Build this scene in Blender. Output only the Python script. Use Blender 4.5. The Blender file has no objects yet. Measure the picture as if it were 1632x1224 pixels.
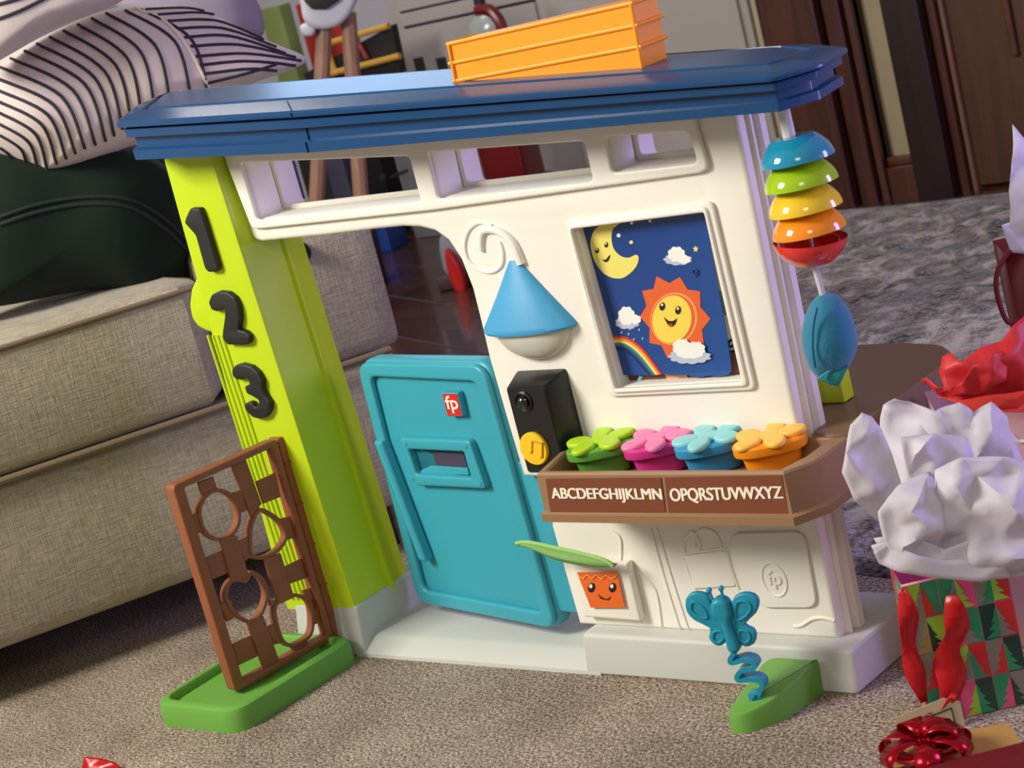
import bpy, bmesh, math, random
from mathutils import Vector, Matrix, noise
from mathutils.geometry import delaunay_2d_cdt
random.seed(7)
S = bpy.context.scene
C = S.collection
# ------------------------------------------------------------------ camera
CAM = Vector((1.6300, -2.1361, 1.1640)); FPX = 3076.06
RX, RY, RZ = -0.2385, 0.2537, 0.7287
R3 = (Matrix.Rotation(RZ, 3, 'Z') @ Matrix.Rotation(RX, 3, 'X') @ Matrix.Rotation(RY, 3, 'Y'))
cd = bpy.data.cameras.new('camera'); cam = bpy.data.objects.new('camera', cd); C.objects.link(cam)
M4 = R3.to_4x4() @ Matrix.Rotation(math.pi/2, 4, 'X'); M4.translation = CAM
cam.matrix_world = M4
cd.sensor_fit = 'HORIZONTAL'; cd.sensor_width = 36; cd.lens = FPX*36/1632
cd.clip_start = .05; cd.clip_end = 60
cd.dof.use_dof = True; cd.dof.focus_distance = 2.95; cd.dof.aperture_fstop = 9.0
S.camera = cam
# ------------------------------------------------------------------ world, lights, exposure
S.view_settings.view_transform = 'Standard'; S.view_settings.look = 'None'
S.view_settings.gamma = 1; S.view_settings.use_curve_mapping = False
S.view_settings.exposure = 0.10
w = bpy.data.worlds.new('room_ambience'); S.world = w; w.use_nodes = True
w.node_tree.nodes['Background'].inputs[0].default_value = (.95, .86, .80, 1)
w.node_tree.nodes['Background'].inputs[1].default_value = .30
def area(name, loc, to, size, energy, col, sy=None):
    l = bpy.data.lights.new(name, 'AREA'); l.energy = energy; l.color = col; l.size = size
    if sy: l.shape = 'RECTANGLE'; l.size_y = sy
    o = bpy.data.objects.new(name, l); C.objects.link(o); o.location = loc
    o.rotation_euler = (Vector(to)-Vector(loc)).to_track_quat('-Z', 'Y').to_euler(); return o
area('ceiling_lamp_light', (-1.9, -2.5, 2.6), (-.2, 0, .4), 1.1, 150, (1, .94, .84))
area('table_lamp_light', (1.9, -2.6, 2.5), (0, 0, .4), .8, 14, (1, .94, .86))
area('tree_light', (1.95, 1.15, .95), (-.4, .3, .6), .5, 27, (.48, .36, 1.0), 1.0)
area('far_window_light', (-3.7, 4.05, 2.1), (-.4, 0, .9), 1.5, 17, (.42, .66, 1.0), 1.3)
area('far_room_fill_light', (-3.0, 1.7, 2.6), (-3.2, 2.6, 0), .8, 20, (1, .95, .92))  # unseen fill, added because the far room came out too dim
def point(name, loc, e, col, r=.02):
    l = bpy.data.lights.new(name, 'POINT'); l.energy = e; l.color = col; l.shadow_soft_size = r
    o = bpy.data.objects.new(name, l); C.objects.link(o); o.location = loc
for i, (x, y, z) in enumerate([(1.9, .5, 1.0), (2.0, .8, 1.3), (1.8, .6, .75), (2.1, .3, 1.15), (2.0, .9, .9)]):
    point('fairy_light', (x, y, z), .8, [(.4, .5, 1), (.75, .35, 1), (.3, .4, 1)][i % 3])

# ------------------------------------------------------------------ geometry helpers
def ray(u, v): return R3 @ Vector(((u-816)/FPX, 1, -(v-612)/FPX))
def PL(u, v, p, n):
    r = ray(u, v); t = (Vector(p)-CAM).dot(Vector(n))/r.dot(Vector(n)); return CAM+r*t
def U(u, v, ax, val):
    i = 'XYZ'.index(ax); r = ray(u, v); return CAM+r*((val-CAM[i])/r[i])
class Fr:
    """a plane in the room: origin, two axes in it and its outward normal"""
    def __init__(s, o, ex, ey):
        s.o = Vector(o); s.x = Vector(ex).normalized(); s.y = Vector(ey).normalized(); s.z = s.x.cross(s.y).normalized()
    def l(s, u, v, z=0):
        p = PL(u, v, s.o+s.z*z, s.z)-s.o; return (p.dot(s.x), p.dot(s.y))
    def L(s, pts, z=0): return [s.l(u, v, z) for u, v in pts]
    def w(s, x, y, z=0): return s.o+s.x*x+s.y*y+s.z*z
    def up(s, z): return Fr(s.o+s.z*z, s.x, s.y)
def VY(y, a=0, x=0, z=0): return Fr((x, y, z), (math.cos(a), math.sin(a), 0), (0, 0, 1))
def VD(u, v, depth, a):   # upright plane through the thing's own spot in the room
    return Fr(CAM+ray(u, v)*depth, (math.cos(a), math.sin(a), 0), (0, 0, 1))
def new_mesh(vs, fs, name='m'):
    me = bpy.data.meshes.new(name); me.from_pydata([tuple(v) for v in vs], [], fs); me.update(); return me
def finish(me, ang=35):
    bm = bmesh.new(); bm.from_mesh(me); bmesh.ops.remove_doubles(bm, verts=bm.verts, dist=1e-6)
    bmesh.ops.recalc_face_normals(bm, faces=bm.faces); bm.to_mesh(me); bm.free()
    me.polygons.foreach_set('use_smooth', [True]*len(me.polygons)); me.set_sharp_from_angle(angle=math.radians(ang)); me.update()
    return me
def wloc(o):
    v = Vector((0, 0, 0))
    while o: v += o.location; o = o.parent
    return v
def put(name, me, mat, parent=None, label=None, cat=None, group=None, kind=None, ang=35, fin=True):
    """link one mesh given in room coordinates as one object"""
    if isinstance(me, list): me = join(me)
    if fin: finish(me, ang)
    me.materials.clear(); me.materials.append(mat)
    o = bpy.data.objects.new(name, me); C.objects.link(o); me.name = name
    if parent:
        o.parent = parent; off = wloc(parent)
    else:
        xs = [v.co for v in me.vertices]
        off = Vector(((min(c.x for c in xs)+max(c.x for c in xs))/2, (min(c.y for c in xs)+max(c.y for c in xs))/2, min(c.z for c in xs)))
        o.location = off
    me.transform(Matrix.Translation(-off))
    if parent and False: pass
    for k, v in (('label', label), ('category', cat), ('group', group), ('kind', kind)):
        if v: o[k] = v
    return o
def thing(name, label, cat, loc, group=None):
    o = bpy.data.objects.new(name, None); C.objects.link(o); o.location = loc; o.empty_display_size = .05
    o['label'] = label; o['category'] = cat
    if group: o['group'] = group
    return o
def join(ms):
    bm = bmesh.new()
    for m in ms: bm.from_mesh(m)
    me = bpy.data.meshes.new('j'); bm.to_mesh(me); bm.free(); return me
def from_curve(cu, fr, z):
    ob = bpy.data.objects.new('t', cu); C.objects.link(ob)
    dg = bpy.context.evaluated_depsgraph_get(); dg.update()
    me = bpy.data.meshes.new_from_object(ob.evaluated_get(dg)); bpy.data.objects.remove(ob); 
    M = Matrix.Identity(4)
    for i in range(3): M[i][0] = fr.x[i]; M[i][1] = fr.y[i]; M[i][2] = fr.z[i]; M[i][3] = (fr.o+fr.z*z)[i]
    me.transform(M); return me
def rnd(pts, r, n=4):
    """round the corners of a polygon"""
    out = []; N = len(pts)
    for i in range(N):
        p = Vector(pts[i]); a = Vector(pts[i-1]); b = Vector(pts[(i+1) % N])
        ra = min(r, (a-p).length*.45); rb = min(r, (b-p).length*.45)
        s = p+(a-p).normalized()*ra; e = p+(b-p).normalized()*rb
        for k in range(n+1):
            t = k/n; out.append(tuple(s*(1-t)**2+p*2*t*(1-t)+e*t*t))
    return out
def cat(pts, n=5, closed=True):
    out = []; N = len(pts); P = [Vector(p) for p in pts]
    rng = range(N) if closed else range(N-1)
    for i in rng:
        if closed: a, b, c, d = P[i-1], P[i], P[(i+1) % N], P[(i+2) % N]
        else: a, b, c, d = P[max(i-1, 0)], P[i], P[i+1], P[min(i+2, N-1)]
        for k in range(n):
            t = k/n
            out.append(tuple(.5*((2*b)+(c-a)*t+(2*a-5*b+4*c-d)*t*t+(3*b-a-3*c+d)*t**3)))
    if not closed: out.append(tuple(P[-1]))
    return out
def ell(cx, cy, rx, ry, n=24, rot=0):
    return [(cx+rx*math.cos(t)*math.cos(rot)-ry*math.sin(t)*math.sin(rot), cy+rx*math.cos(t)*math.sin(rot)+ry*math.sin(t)*math.cos(rot)) for t in [2*math.pi*k/n for k in range(n)]]
def plate(fr, polys, th, z=0, bev=0, br=2):
    """a sheet with holes: local outlines, thickness th rising from z along the normal"""
    if polys and not isinstance(polys[0][0], (tuple, list, Vector)): polys = [polys]
    cu = bpy.data.curves.new('c', 'CURVE'); cu.dimensions = '2D'; cu.fill_mode = 'BOTH'
    bev = min(bev, th*.49); cu.extrude = th/2-bev; cu.bevel_depth = bev; cu.offset = -bev; cu.bevel_resolution = br
    for pl in polys:
        sp = cu.splines.new('POLY'); sp.points.add(len(pl)-1)
        for p, q in zip(sp.points, pl): p.co = (q[0], q[1], 0, 1)
        sp.use_cyclic_u = True
    return from_curve(cu, fr, z+th/2)
def tube(pts, r, closed=False, res=3, radii=None):
    cu = bpy.data.curves.new('c', 'CURVE'); cu.dimensions = '3D'; cu.bevel_depth = r; cu.bevel_resolution = res; cu.use_fill_caps = True
    sp = cu.splines.new('POLY'); sp.points.add(len(pts)-1)
    for i, (p, q) in enumerate(zip(sp.points, pts)):
        p.co = (*q, 1)
        if radii: p.radius = radii[i]
    sp.use_cyclic_u = closed
    return from_curve(cu, Fr((0, 0, 0), (1, 0, 0), (0, 1, 0)), 0)
def text(fr, s, quad, th=.0012, z=0, fat=.0, bold=0):
    """lettering laid on a plane, fitted between four local corners BL BR TR TL"""
    cu = bpy.data.curves.new('t', 'FONT'); cu.body = s; cu.size = 1; cu.offset = fat; cu.extrude = .5
    ob = bpy.data.objects.new('t', cu); C.objects.link(ob); dg = bpy.context.evaluated_depsgraph_get(); dg.update()
    me = bpy.data.meshes.new_from_object(ob.evaluated_get(dg)); bpy.data.objects.remove(ob)
    xs = [v.co.x for v in me.vertices]; ys = [v.co.y for v in me.vertices]
    x0, x1, y0, y1 = min(xs), max(xs), min(ys), max(ys)
    if bold: me2 = me.copy(); me2.transform(Matrix.Translation((bold*(x1-x0), 0, .04))); me = join([me, me2])
    a, b, c_, d = [Vector(q) for q in quad]
    for v in me.vertices:
        s_ = (v.co.x-x0)/(x1-x0); t = (v.co.y-y0)/(y1-y0)
        p = (a*(1-s_)+b*s_)*(1-t)+(d*(1-s_)+c_*s_)*t
        v.co = fr.w(p.x, p.y, z+th*(v.co.z+.5))
    return me
def box(fr, x0, x1, y0, y1, z0, z1, bev=.004, seg=2, taper=0):
    bm = bmesh.new(); vs = []
    for zz, k in ((z0, 0), (z1, taper)):
        for xx, yy in ((x0+k, y0+k), (x1-k, y0+k), (x1-k, y1-k), (x0+k, y1-k)): vs.append(bm.verts.new(fr.w(xx, yy, zz)))
    for f in ((0, 3, 2, 1), (4, 5, 6, 7), (0, 1, 5, 4), (1, 2, 6, 5), (2, 3, 7, 6), (3, 0, 4, 7)): bm.faces.new([vs[i] for i in f])
    if bev: bmesh.ops.bevel(bm, geom=bm.edges[:], offset=bev, segments=seg, affect='EDGES', profile=.6)
    me = bpy.data.meshes.new('b'); bm.to_mesh(me); bm.free(); return me
def rings(rs, cap0=True, cap1=True, closed=True):
    n = len(rs[0]); vs = [p for r in rs for p in r]; fs = []
    for i in range(len(rs)-1):
        for j in range(n if closed else n-1):
            k = (j+1) % n; fs.append((i*n+j, i*n+k, (i+1)*n+k, (i+1)*n+j))
    if cap0: fs.append(tuple(reversed(range(n))))
    if cap1: fs.append(tuple((len(rs)-1)*n+j for j in range(n)))
    return new_mesh(vs, fs)
def lathe(o, ax, prof, n=32, sx=1, sy=1, xd=None, cap0=True, cap1=True, a0=0, a1=2*math.pi):
    """profile (radius, height) turned about axis ax at o"""
    ax = Vector(ax).normalized(); xd = Vector(xd) if xd else (Vector((1, 0, 0)) if abs(ax.x) < .9 else Vector((0, 1, 0)))
    xd = (xd-ax*xd.dot(ax)).normalized(); yd = ax.cross(xd); rs = []
    for r, h in prof:
        rs.append([Vector(o)+ax*h+xd*(r*sx*math.cos(a0+(a1-a0)*k/n))+yd*(r*sy*math.sin(a0+(a1-a0)*k/n)) for k in range(n)])
    return rings(rs, cap0, cap1)
def inset(poly, d):
    out = []; N = len(poly); A = sum(poly[i-1][0]*poly[i][1]-poly[i][0]*poly[i-1][1] for i in range(N)); sg = 1 if A > 0 else -1
    for i in range(N):
        p = Vector(poly[i]); e1 = (p-Vector(poly[i-1])).normalized(); e2 = (Vector(poly[(i+1) % N])-p).normalized()
        n1 = Vector((-e1.y, e1.x))*sg; n2 = Vector((-e2.y, e2.x))*sg; m = n1+n2; m = m/max(m.dot(n1), .35)
        out.append(tuple(p+m*d))
    return out
def stack(poly, layers, zf=None, cap0=True, cap1=True):
    """an outline carried up through (inset, height) layers"""
    rs = []
    for ins, h in layers:
        q = inset(poly, ins) if ins else poly
        rs.append([Vector((x, y, zf(x, h) if zf else h)) for x, y in q])
    return rings(rs, cap0, cap1)
def grid(f, nu, nv, closed_u=False):
    vs = [f(i/(nu if closed_u else nu-1), j/(nv-1)) for j in range(nv) for i in range(nu)]; fs = []
    for j in range(nv-1):
        for i in range(nu if closed_u else nu-1):
            k = (i+1) % nu; fs.append((j*nu+i, j*nu+k, (j+1)*nu+k, (j+1)*nu+i))
    return new_mesh(vs, fs)

# ------------------------------------------------------------------ materials
MATS = {}
def mat(name, col, rough=.4, metal=0, bump=0, bscale=200, var=0, vscale=8, coat=0, sss=0, spec=.5, sheen=0, trans=0, emis=None):
    if name in MATS: return MATS[name]
    m = bpy.data.materials.new(name); m.use_nodes = True; nt = m.node_tree; b = nt.nodes['Principled BSDF']; MATS[name] = m
    srgb = lambda c: tuple((x/12.92 if x <= .04045 else ((x+.055)/1.055)**2.4) for x in [v/255 for v in c])
    c = srgb(col); b.inputs['Base Color'].default_value = (*c, 1)
    b.inputs['Roughness'].default_value = rough; b.inputs['Metallic'].default_value = metal
    b.inputs['Specular IOR Level'].default_value = spec; b.inputs['Coat Weight'].default_value = coat
    if sheen: b.inputs['Sheen Weight'].default_value = sheen
    tc = nt.nodes.new('ShaderNodeTexCoord')
    if sss:
        b.inputs['Subsurface Weight'].default_value = sss; b.inputs['Subsurface Scale'].default_value = .01
    n = nt.nodes.new('ShaderNodeTexNoise'); n.inputs['Scale'].default_value = vscale; n.inputs['Detail'].default_value = 4
    nt.links.new(tc.outputs['Object'], n.inputs['Vector'])
    v = var or .03
    mx = nt.nodes.new('ShaderNodeMix'); mx.data_type = 'RGBA'
    mx.inputs['A'].default_value = (*[x*(1-v) for x in c], 1); mx.inputs['B'].default_value = (*[min(1, x*(1+v)) for x in c], 1)
    nt.links.new(n.outputs['Fac'], mx.inputs['Factor']); nt.links.new(mx.outputs['Result'], b.inputs['Base Color'])
    if bump:
        n2 = nt.nodes.new('ShaderNodeTexNoise'); n2.inputs['Scale'].default_value = bscale; n2.inputs['Detail'].default_value = 3
        bp = nt.nodes.new('ShaderNodeBump'); bp.inputs['Strength'].default_value = bump; bp.inputs['Distance'].default_value = .002
        nt.links.new(tc.outputs['Object'], n2.inputs['Vector']); nt.links.new(n2.outputs['Fac'], bp.inputs['Height']); nt.links.new(bp.outputs['Normal'], b.inputs['Normal'])
    if emis: b.inputs['Emission Color'].default_value = (*srgb(emis[0]), 1); b.inputs['Emission Strength'].default_value = emis[1]
    return m
def nodes_of(m):
    nt = m.node_tree; return nt, nt.nodes['Principled BSDF']
def sr(c): return (*[(x/12.92 if x <= .04045 else ((x+.055)/1.055)**2.4) for x in [v/255 for v in c]], 1)
def ramp(nt, stops, interp='LINEAR'):
    r = nt.nodes.new('ShaderNodeValToRGB'); r.color_ramp.interpolation = interp
    while len(r.color_ramp.elements) < len(stops): r.color_ramp.elements.new(.5)
    for e, (p, c) in zip(r.color_ramp.elements, stops): e.position = p; e.color = sr(c)
    return r
def pl(name, col, rough=.38, **k): return mat(name, col, rough, bump=.05, bscale=900, **k)
WHITE = pl('white_plastic', (238, 235, 224), .42)
GREY = pl('pale_grey_plastic', (196, 198, 192), .5)
LIME = pl('lime_plastic', (188, 214, 20), .42)
ROOFB = pl('blue_roof_plastic', (20, 68, 115), .27)
TEAL = pl('teal_plastic', (58, 162, 182), .38)
TEAL2 = pl('butterfly_plastic', (24, 145, 172), .42)
GREEN = pl('green_plastic', (104, 162, 66), .45)
BROWN = pl('trellis_brown_plastic', (142, 84, 54), .5)
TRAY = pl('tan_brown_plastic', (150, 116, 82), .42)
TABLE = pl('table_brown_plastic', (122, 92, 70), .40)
BLACK = pl('black_plastic', (24, 24, 25), .33)
BLKM = pl('matte_black_numeral', (30, 30, 31), .55)
YEL = pl('yellow_button_plastic', (244, 198, 28), .4)
SKYB = pl('lamp_shade_blue', (66, 158, 208), .45)
FROST = pl('frosted_globe', (205, 204, 192), .35, coat=.2)
ORANGE = pl('orange_crate_plastic', (255, 160, 24), .42)
LETTERB = pl('sticker_brown', (122, 66, 42), .45)
LETW = pl('letter_cream', (246, 238, 218), .5)
REDS = pl('sticker_red', (206, 44, 44), .4)

# ------------------------------------------------------------------ the room
def carpet_mat():
    m = mat('beige_cut_pile_carpet', (160, 146, 130), .95, spec=.1); nt, b = nodes_of(m)
    tc = nt.nodes.new('ShaderNodeTexCoord')
    n = nt.nodes.new('ShaderNodeTexNoise'); n.inputs['Scale'].default_value = 230; n.inputs['Detail'].default_value = 2; n.inputs['Distortion'].default_value = .6
    r = ramp(nt, [(.30, (92, 80, 68)), (.48, (158, 143, 127)), (.66, (214, 200, 184))])
    n2 = nt.nodes.new('ShaderNodeTexNoise'); n2.inputs['Scale'].default_value = 6; n2.inputs['Detail'].default_value = 3
    r2 = ramp(nt, [(.3, (215, 212, 208)), (.7, (255, 255, 255))])
    mx = nt.nodes.new('ShaderNodeMix'); mx.data_type = 'RGBA'; mx.blend_type = 'MULTIPLY'; mx.inputs['Factor'].default_value = 1
    for a in (n, n2): nt.links.new(tc.outputs['Object'], a.inputs['Vector'])
    nt.links.new(n.outputs['Fac'], r.inputs['Fac']); nt.links.new(n2.outputs['Fac'], r2.inputs['Fac'])
    nt.links.new(r.outputs['Color'], mx.inputs['A']); nt.links.new(r2.outputs['Color'], mx.inputs['B']); nt.links.new(mx.outputs['Result'], b.inputs['Base Color'])
    bp = nt.nodes.new('ShaderNodeBump'); bp.inputs['Strength'].default_value = .9; bp.inputs['Distance'].default_value = .006
    nt.links.new(n.outputs['Fac'], bp.inputs['Height']); nt.links.new(bp.outputs['Normal'], b.inputs['Normal']); return m
def wood_mat(name, c1, c2, scale=(1, 1, 1), rough=.4, ws=3, dist=6):
    m = mat(name, c1, rough); nt, b = nodes_of(m); tc = nt.nodes.new('ShaderNodeTexCoord')
    mp = nt.nodes.new('ShaderNodeMapping'); mp.inputs['Scale'].default_value = scale
    wv = nt.nodes.new('ShaderNodeTexNoise'); wv.inputs['Scale'].default_value = ws; wv.inputs['Detail'].default_value = 6; wv.inputs['Distortion'].default_value = dist*.2
    r = ramp(nt, [(.3, c1), (.7, c2)])
    nt.links.new(tc.outputs['Object'], mp.inputs['Vector']); nt.links.new(mp.outputs['Vector'], wv.inputs['Vector'])
    nt.links.new(wv.outputs['Fac'], r.inputs['Fac']); nt.links.new(r.outputs['Color'], b.inputs['Base Color']); return m
FZ = Fr((0, 0, 0), (1, 0, 0), (0, 1, 0))
fl = put('floor', box(FZ, -7.5, 4, -4, 6.5, -.1, 0, 0), carpet_mat(), kind='structure'); fl['label'] = 'beige cut pile carpet under the playhouse'
# hardwood planks of the next room
HW = wood_mat('dark_hardwood', (52, 30, 24), (84, 50, 38), (1, 8, 1), .22, 2)
HW.node_tree.nodes['Principled BSDF'].inputs['Coat Weight'].default_value = .3
hw = bpy.data.objects.new('hardwood_floor', None); C.objects.link(hw); hw.location = (-4, 2.2, 0); hw['kind'] = 'structure'; hw['label'] = 'dark glossy hardwood floor beyond the carpet'
PA = -0.41
PFm = Fr((-6.2, 3.9, 0), (math.cos(PA), math.sin(PA), 0), (-math.sin(PA), math.cos(PA), 0))
HG = mat('plank_gap_reflection', (120, 100, 98), .35)  # bright reflection lines of the floor, painted as a pale gap colour
put('plank_gap', box(PFm, -1.0, 5.4, -3.0, 2.4, .0, .008, 0), HG, hw)
for i in range(20):
    y = -3.0+i*.27; xx = -1.0+random.uniform(-.8, 0)
    while xx < 5.4:
        ln = min(random.uniform(1.2, 2.0), 5.4-xx)
        if ln < .1: break
        put('plank', box(PFm, xx, xx+ln-.003, y, y+.264, .0, .012, .002, 1), HW, hw); xx += ln
# walls and trim of the far side
WALL = mat('cream_wall_paint', (176, 160, 132), .8, bump=.1, bscale=60)
DOORW = wood_mat('dark_door_wood', (52, 25, 16), (80, 42, 26), (12, 12, 1.2), .38, 2)
TRIMW = wood_mat('dark_trim_wood', (64, 33, 20), (96, 54, 33), (12, 12, 1), .4, 2)
DARKW = wood_mat('near_black_trim_wood', (24, 10, 8), (40, 18, 13), (12, 12, 1), .4, 2)
PANW = wood_mat('mid_brown_panel_wood', (66, 38, 20), (84, 50, 28), (10, 10, 1), .45, 2)
put('wall_back', box(FZ, -7.2, -2.3, 4.2, 4.3, 0, 2.7, 0), mat('grey_lilac_wall_paint', (196, 194, 206), .8), kind='structure')
put('wall_right', box(FZ, VY(3.12).l(1228, 150)[0], 2.6, 3.12, 3.24, 0, 2.7, 0), WALL, kind='structure')
B_ = VY(3.1)
def fx(u, v, fr=B_): return fr.l(u, v)[0]
def strip(fr, u0, u1, vr, z0, z1, h=2.6, zb=0, bev=.004):
    """upright board between two picture columns, measured at row vr"""
    return box(fr, fr.l(u0, vr)[0], fr.l(u1, vr)[0], zb, h, z0, z1, bev, 1)
d1 = bpy.data.objects.new('door_1', None); C.objects.link(d1); d1.location = (-1.7, 3.0, 0); d1['kind'] = 'structure'; d1['label'] = 'tall dark brown wooden door casing left of the cream wall strip'
put('casing_board', strip(B_, 1262, 1345, 120, -.01, .10), DOORW, d1)
put('casing_board', strip(B_, 1350, 1376, 120, .0, .07), DOORW, d1)
put('casing_edge', strip(B_, 1244, 1258, 120, 0, .06), DOORW, d1)
put('casing_edge', strip(B_, 1379, 1390, 120, 0, .05), TRIMW, d1)
dz = box(B_, fx(1244, 120), fx(1390, 120), 0, 2.6, -.02, .03, .002, 1); put('casing_back', dz, DOORW, d1)
bb = bpy.data.objects.new('baseboard_back', None); C.objects.link(bb); bb.location = (-1.2, 3.08, 0); bb['kind'] = 'structure'
xa, xb = fx(1420, 300), fx(1500, 300); zt = B_.l(1440, 246)[1]
put('baseboard_board', box(B_, xa-.05, xb+.05, 0, zt-.03, 0, .03, .004, 1), TRIMW, bb)
put('baseboard_cap', box(B_, xa-.05, xb+.05, zt-.028, zt, 0, .02, .006, 2), TRIMW, bb)
put('trim_1', strip(B_, 1462, 1519, 150, .0, .12), DARKW, kind='structure')
d2 = bpy.data.objects.new('door_2', None); C.objects.link(d2); d2.location = (-.8, 3.0, 0); d2['kind'] = 'structure'; d2['label'] = 'brown panelled door at the right edge'
put('door_panel', strip(B_, 1540, 1700, 150, 0, .03, zb=.02), PANW, d2)
put('door_stile', strip(B_, 1519, 1532, 150, 0, .07), TRIMW, d2)
put('door_stile', strip(B_, 1534, 1541, 150, 0, .05), mat('edge_glint_wood', (122, 88, 62), .4), d2)  # glint along the door edge, painted as a paler strip
put('door_moulding', box(B_, fx(1622, 80), fx(1632, 80), B_.l(1628, 84)[1], 2.6, .03, .05, .004, 1), TRIMW, d2)
# grey shag rug
def rug_mat():
    m = mat('grey_shag_rug', (120, 112, 112), 1, spec=.05, sheen=.3); nt, b = nodes_of(m); tc = nt.nodes.new('ShaderNodeTexCoord')
    n = nt.nodes.new('ShaderNodeTexNoise'); n.inputs['Scale'].default_value = 7; n.inputs['Detail'].default_value = 8; n.inputs['Roughness'].default_value = .62; n.inputs['Distortion'].default_value = 1.4
    r = ramp(nt, [(.38, (58, 52, 52)), (.5, (112, 104, 102)), (.62, (178, 168, 164))])
    nt.links.new(tc.outputs['Object'], n.inputs['Vector']); nt.links.new(n.outputs['Fac'], r.inputs['Fac']); nt.links.new(r.outputs['Color'], b.inputs['Base Color'])
    n2 = nt.nodes.new('ShaderNodeTexNoise'); n2.inputs['Scale'].default_value = 60; bp = nt.nodes.new('ShaderNodeBump'); bp.inputs['Strength'].default_value = 1; bp.inputs['Distance'].default_value = .02
    nt.links.new(tc.outputs['Object'], n2.inputs['Vector']); nt.links.new(n2.outputs['Fac'], bp.inputs['Height']); nt.links.new(bp.outputs['Normal'], b.inputs['Normal']); return m
def rugf(s, t):
    y = .36+t*2.63; xl_ = -.55-.35*(y-.36); x = xl_+s*(.11-xl_); e = min(s, 1-s, t, 1-t)
    h = .012+.03*min(1, e*12)*(.55+noise.noise(Vector((x*5, y*5, 0)))*.5+noise.noise(Vector((x*22, y*22, 3)))*.45)
    if e == 0: h = .001
    wob = .03*noise.noise(Vector((x*3, y*3, 9)))
    return Vector((x+wob, y+wob-.0, max(.001, h)))
put('shag_rug', grid(rugf, 170, 160), rug_mat(), label='thick mottled grey shag rug behind the playhouse at right', cat='rug', ang=80)

# ------------------------------------------------------------------ the playhouse
ph = thing('toy_playhouse', 'white plastic toy playhouse front with a blue roof, teal door and lime green post', 'playhouse', (-.3, .03, 0))
F0 = VY(0)
WD = .108
def zb_(x):
    for (a, za), (b, zb) in (((-1.1, .933), (-.466, .882)), ((-.466, .882), (.5, .8325))):
        if x <= b or b == .5: return za+(zb-za)*(x-a)/(b-a)
# wall panel
X = lambda u, v, fr=F0: fr.l(u, v)
tl = X(358, 262); tr = X(1176, 200)
outer = [(tl[0]-.004, zb_(tl[0])+.012), X(362, 262), X(399, 374), X(405, 383), X(416, 386), X(520, 376), X(600, 366), X(640, 362), X(668, 363), X(692, 369), X(713, 384), X(733, 414), X(751, 460), X(764, 512), X(778, 572), X(805, 666), X(833, 760)]
outer += [X(872, 762), X(878, 840), X(919, 984), X(922, 996), (X(1333, 1003)[0], X(922, 996)[1]-.0), X(1333, 985), X(1176, 200), (tr[0], zb_(tr[0])+.012)]
zlow = X(922, 996)[1]
outer = [(p[0], p[1]) for p in outer]
def quad(pts, r=.006, fr=F0, z=0): return rnd(fr.L(pts, z), r)
W1 = [(388, 258), (657, 247), (676, 320), (415, 349)]
W2 = [(686, 241), (936, 223), (950, 287), (703, 315)]
W3 = [(969, 216), (1102, 208), (1116, 257), (980, 273)]
def rect(pts):   # true rectangle in the wall closest to the four picked corners
    L = F0.L(pts); x0 = (L[0][0]+L[3][0])/2; x1 = (L[1][0]+L[2][0])/2; return x0, x1, (L[2][1]+L[3][1])/2, (L[0][1]+L[1][1])/2
PH = [(916, 363), (1127, 336), (1187, 606), (986, 617)]
holes = [rnd(F0.L(q), .008) for q in (W1, W2, W3)]+[rnd(F0.L(PH), .004)]
WF = .060
put('wall_panel', plate(F0, [outer]+holes, WF, -WF, .008, 3), WHITE, ph)
put('wall_back', plate(F0, [[(p[0]+.004 if p[0] < 0 else p[0]-.034, p[1]) for p in outer]]+[inset(h, -.001) for h in holes], WD-WF+.001, -WD, .004, 2), WHITE, ph)
# raised transom frame
tf = [X(367, 262), X(402, 352), X(408, 362), X(420, 363), X(690, 334), X(1120, 274), X(1131, 268), X(1132, 258), X(1119, 212)]
tf = [(tf[0][0]-.002, zb_(tf[0][0])+.006)]+tf+[(tf[-1][0], zb_(tf[-1][0])+.006)]
put('transom_frame', plate(F0, [tf]+holes[:3], .009, 0, .004, 3), WHITE, ph)
for q in (W1, W2, W3):
    h = F0.L(q); hi = inset(h, .0075)
    put('window_ridge', plate(F0, [rnd(inset(h, -.002), .008), rnd(hi, .008)], .006, -.062, .002), WHITE, ph)
# window surround around the poster, as two steps
pf = [(904, 352), (1138, 318), (1208, 620), (973, 631)]
put('picture_frame', plate(F0, [rnd(F0.L(pf), .012), holes[3]], .006, 0, .003, 3), WHITE, ph)
pf2 = [(910, 356), (1131, 326), (1198, 613), (980, 624)]
put('picture_frame', plate(F0, [rnd(F0.L(pf2), .010), holes[3]], .010, 0, .003, 3), WHITE, ph)
# right edge post of the wall: grooves
xr = X(1176, 200)[0]; xrb = X(1333, 985)[0]
G = Fr((xr, 0, 0), (0, 1, 0), (0, 0, 1))
for y0, y1, pr in ((.020, .026, .007), (.040, .058, .009)):
    vs = []
    for xx, zz in ((xrb, zlow), (xr, zb_(xr)+.008)):
        vs.append([Vector((xx-.004, y0, zz)), Vector((xx+pr, y0+.002, zz)), Vector((xx+pr, y1-.002, zz)), Vector((xx-.004, y1, zz))])
    put('edge_moulding', rings(vs), WHITE, ph)
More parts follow.
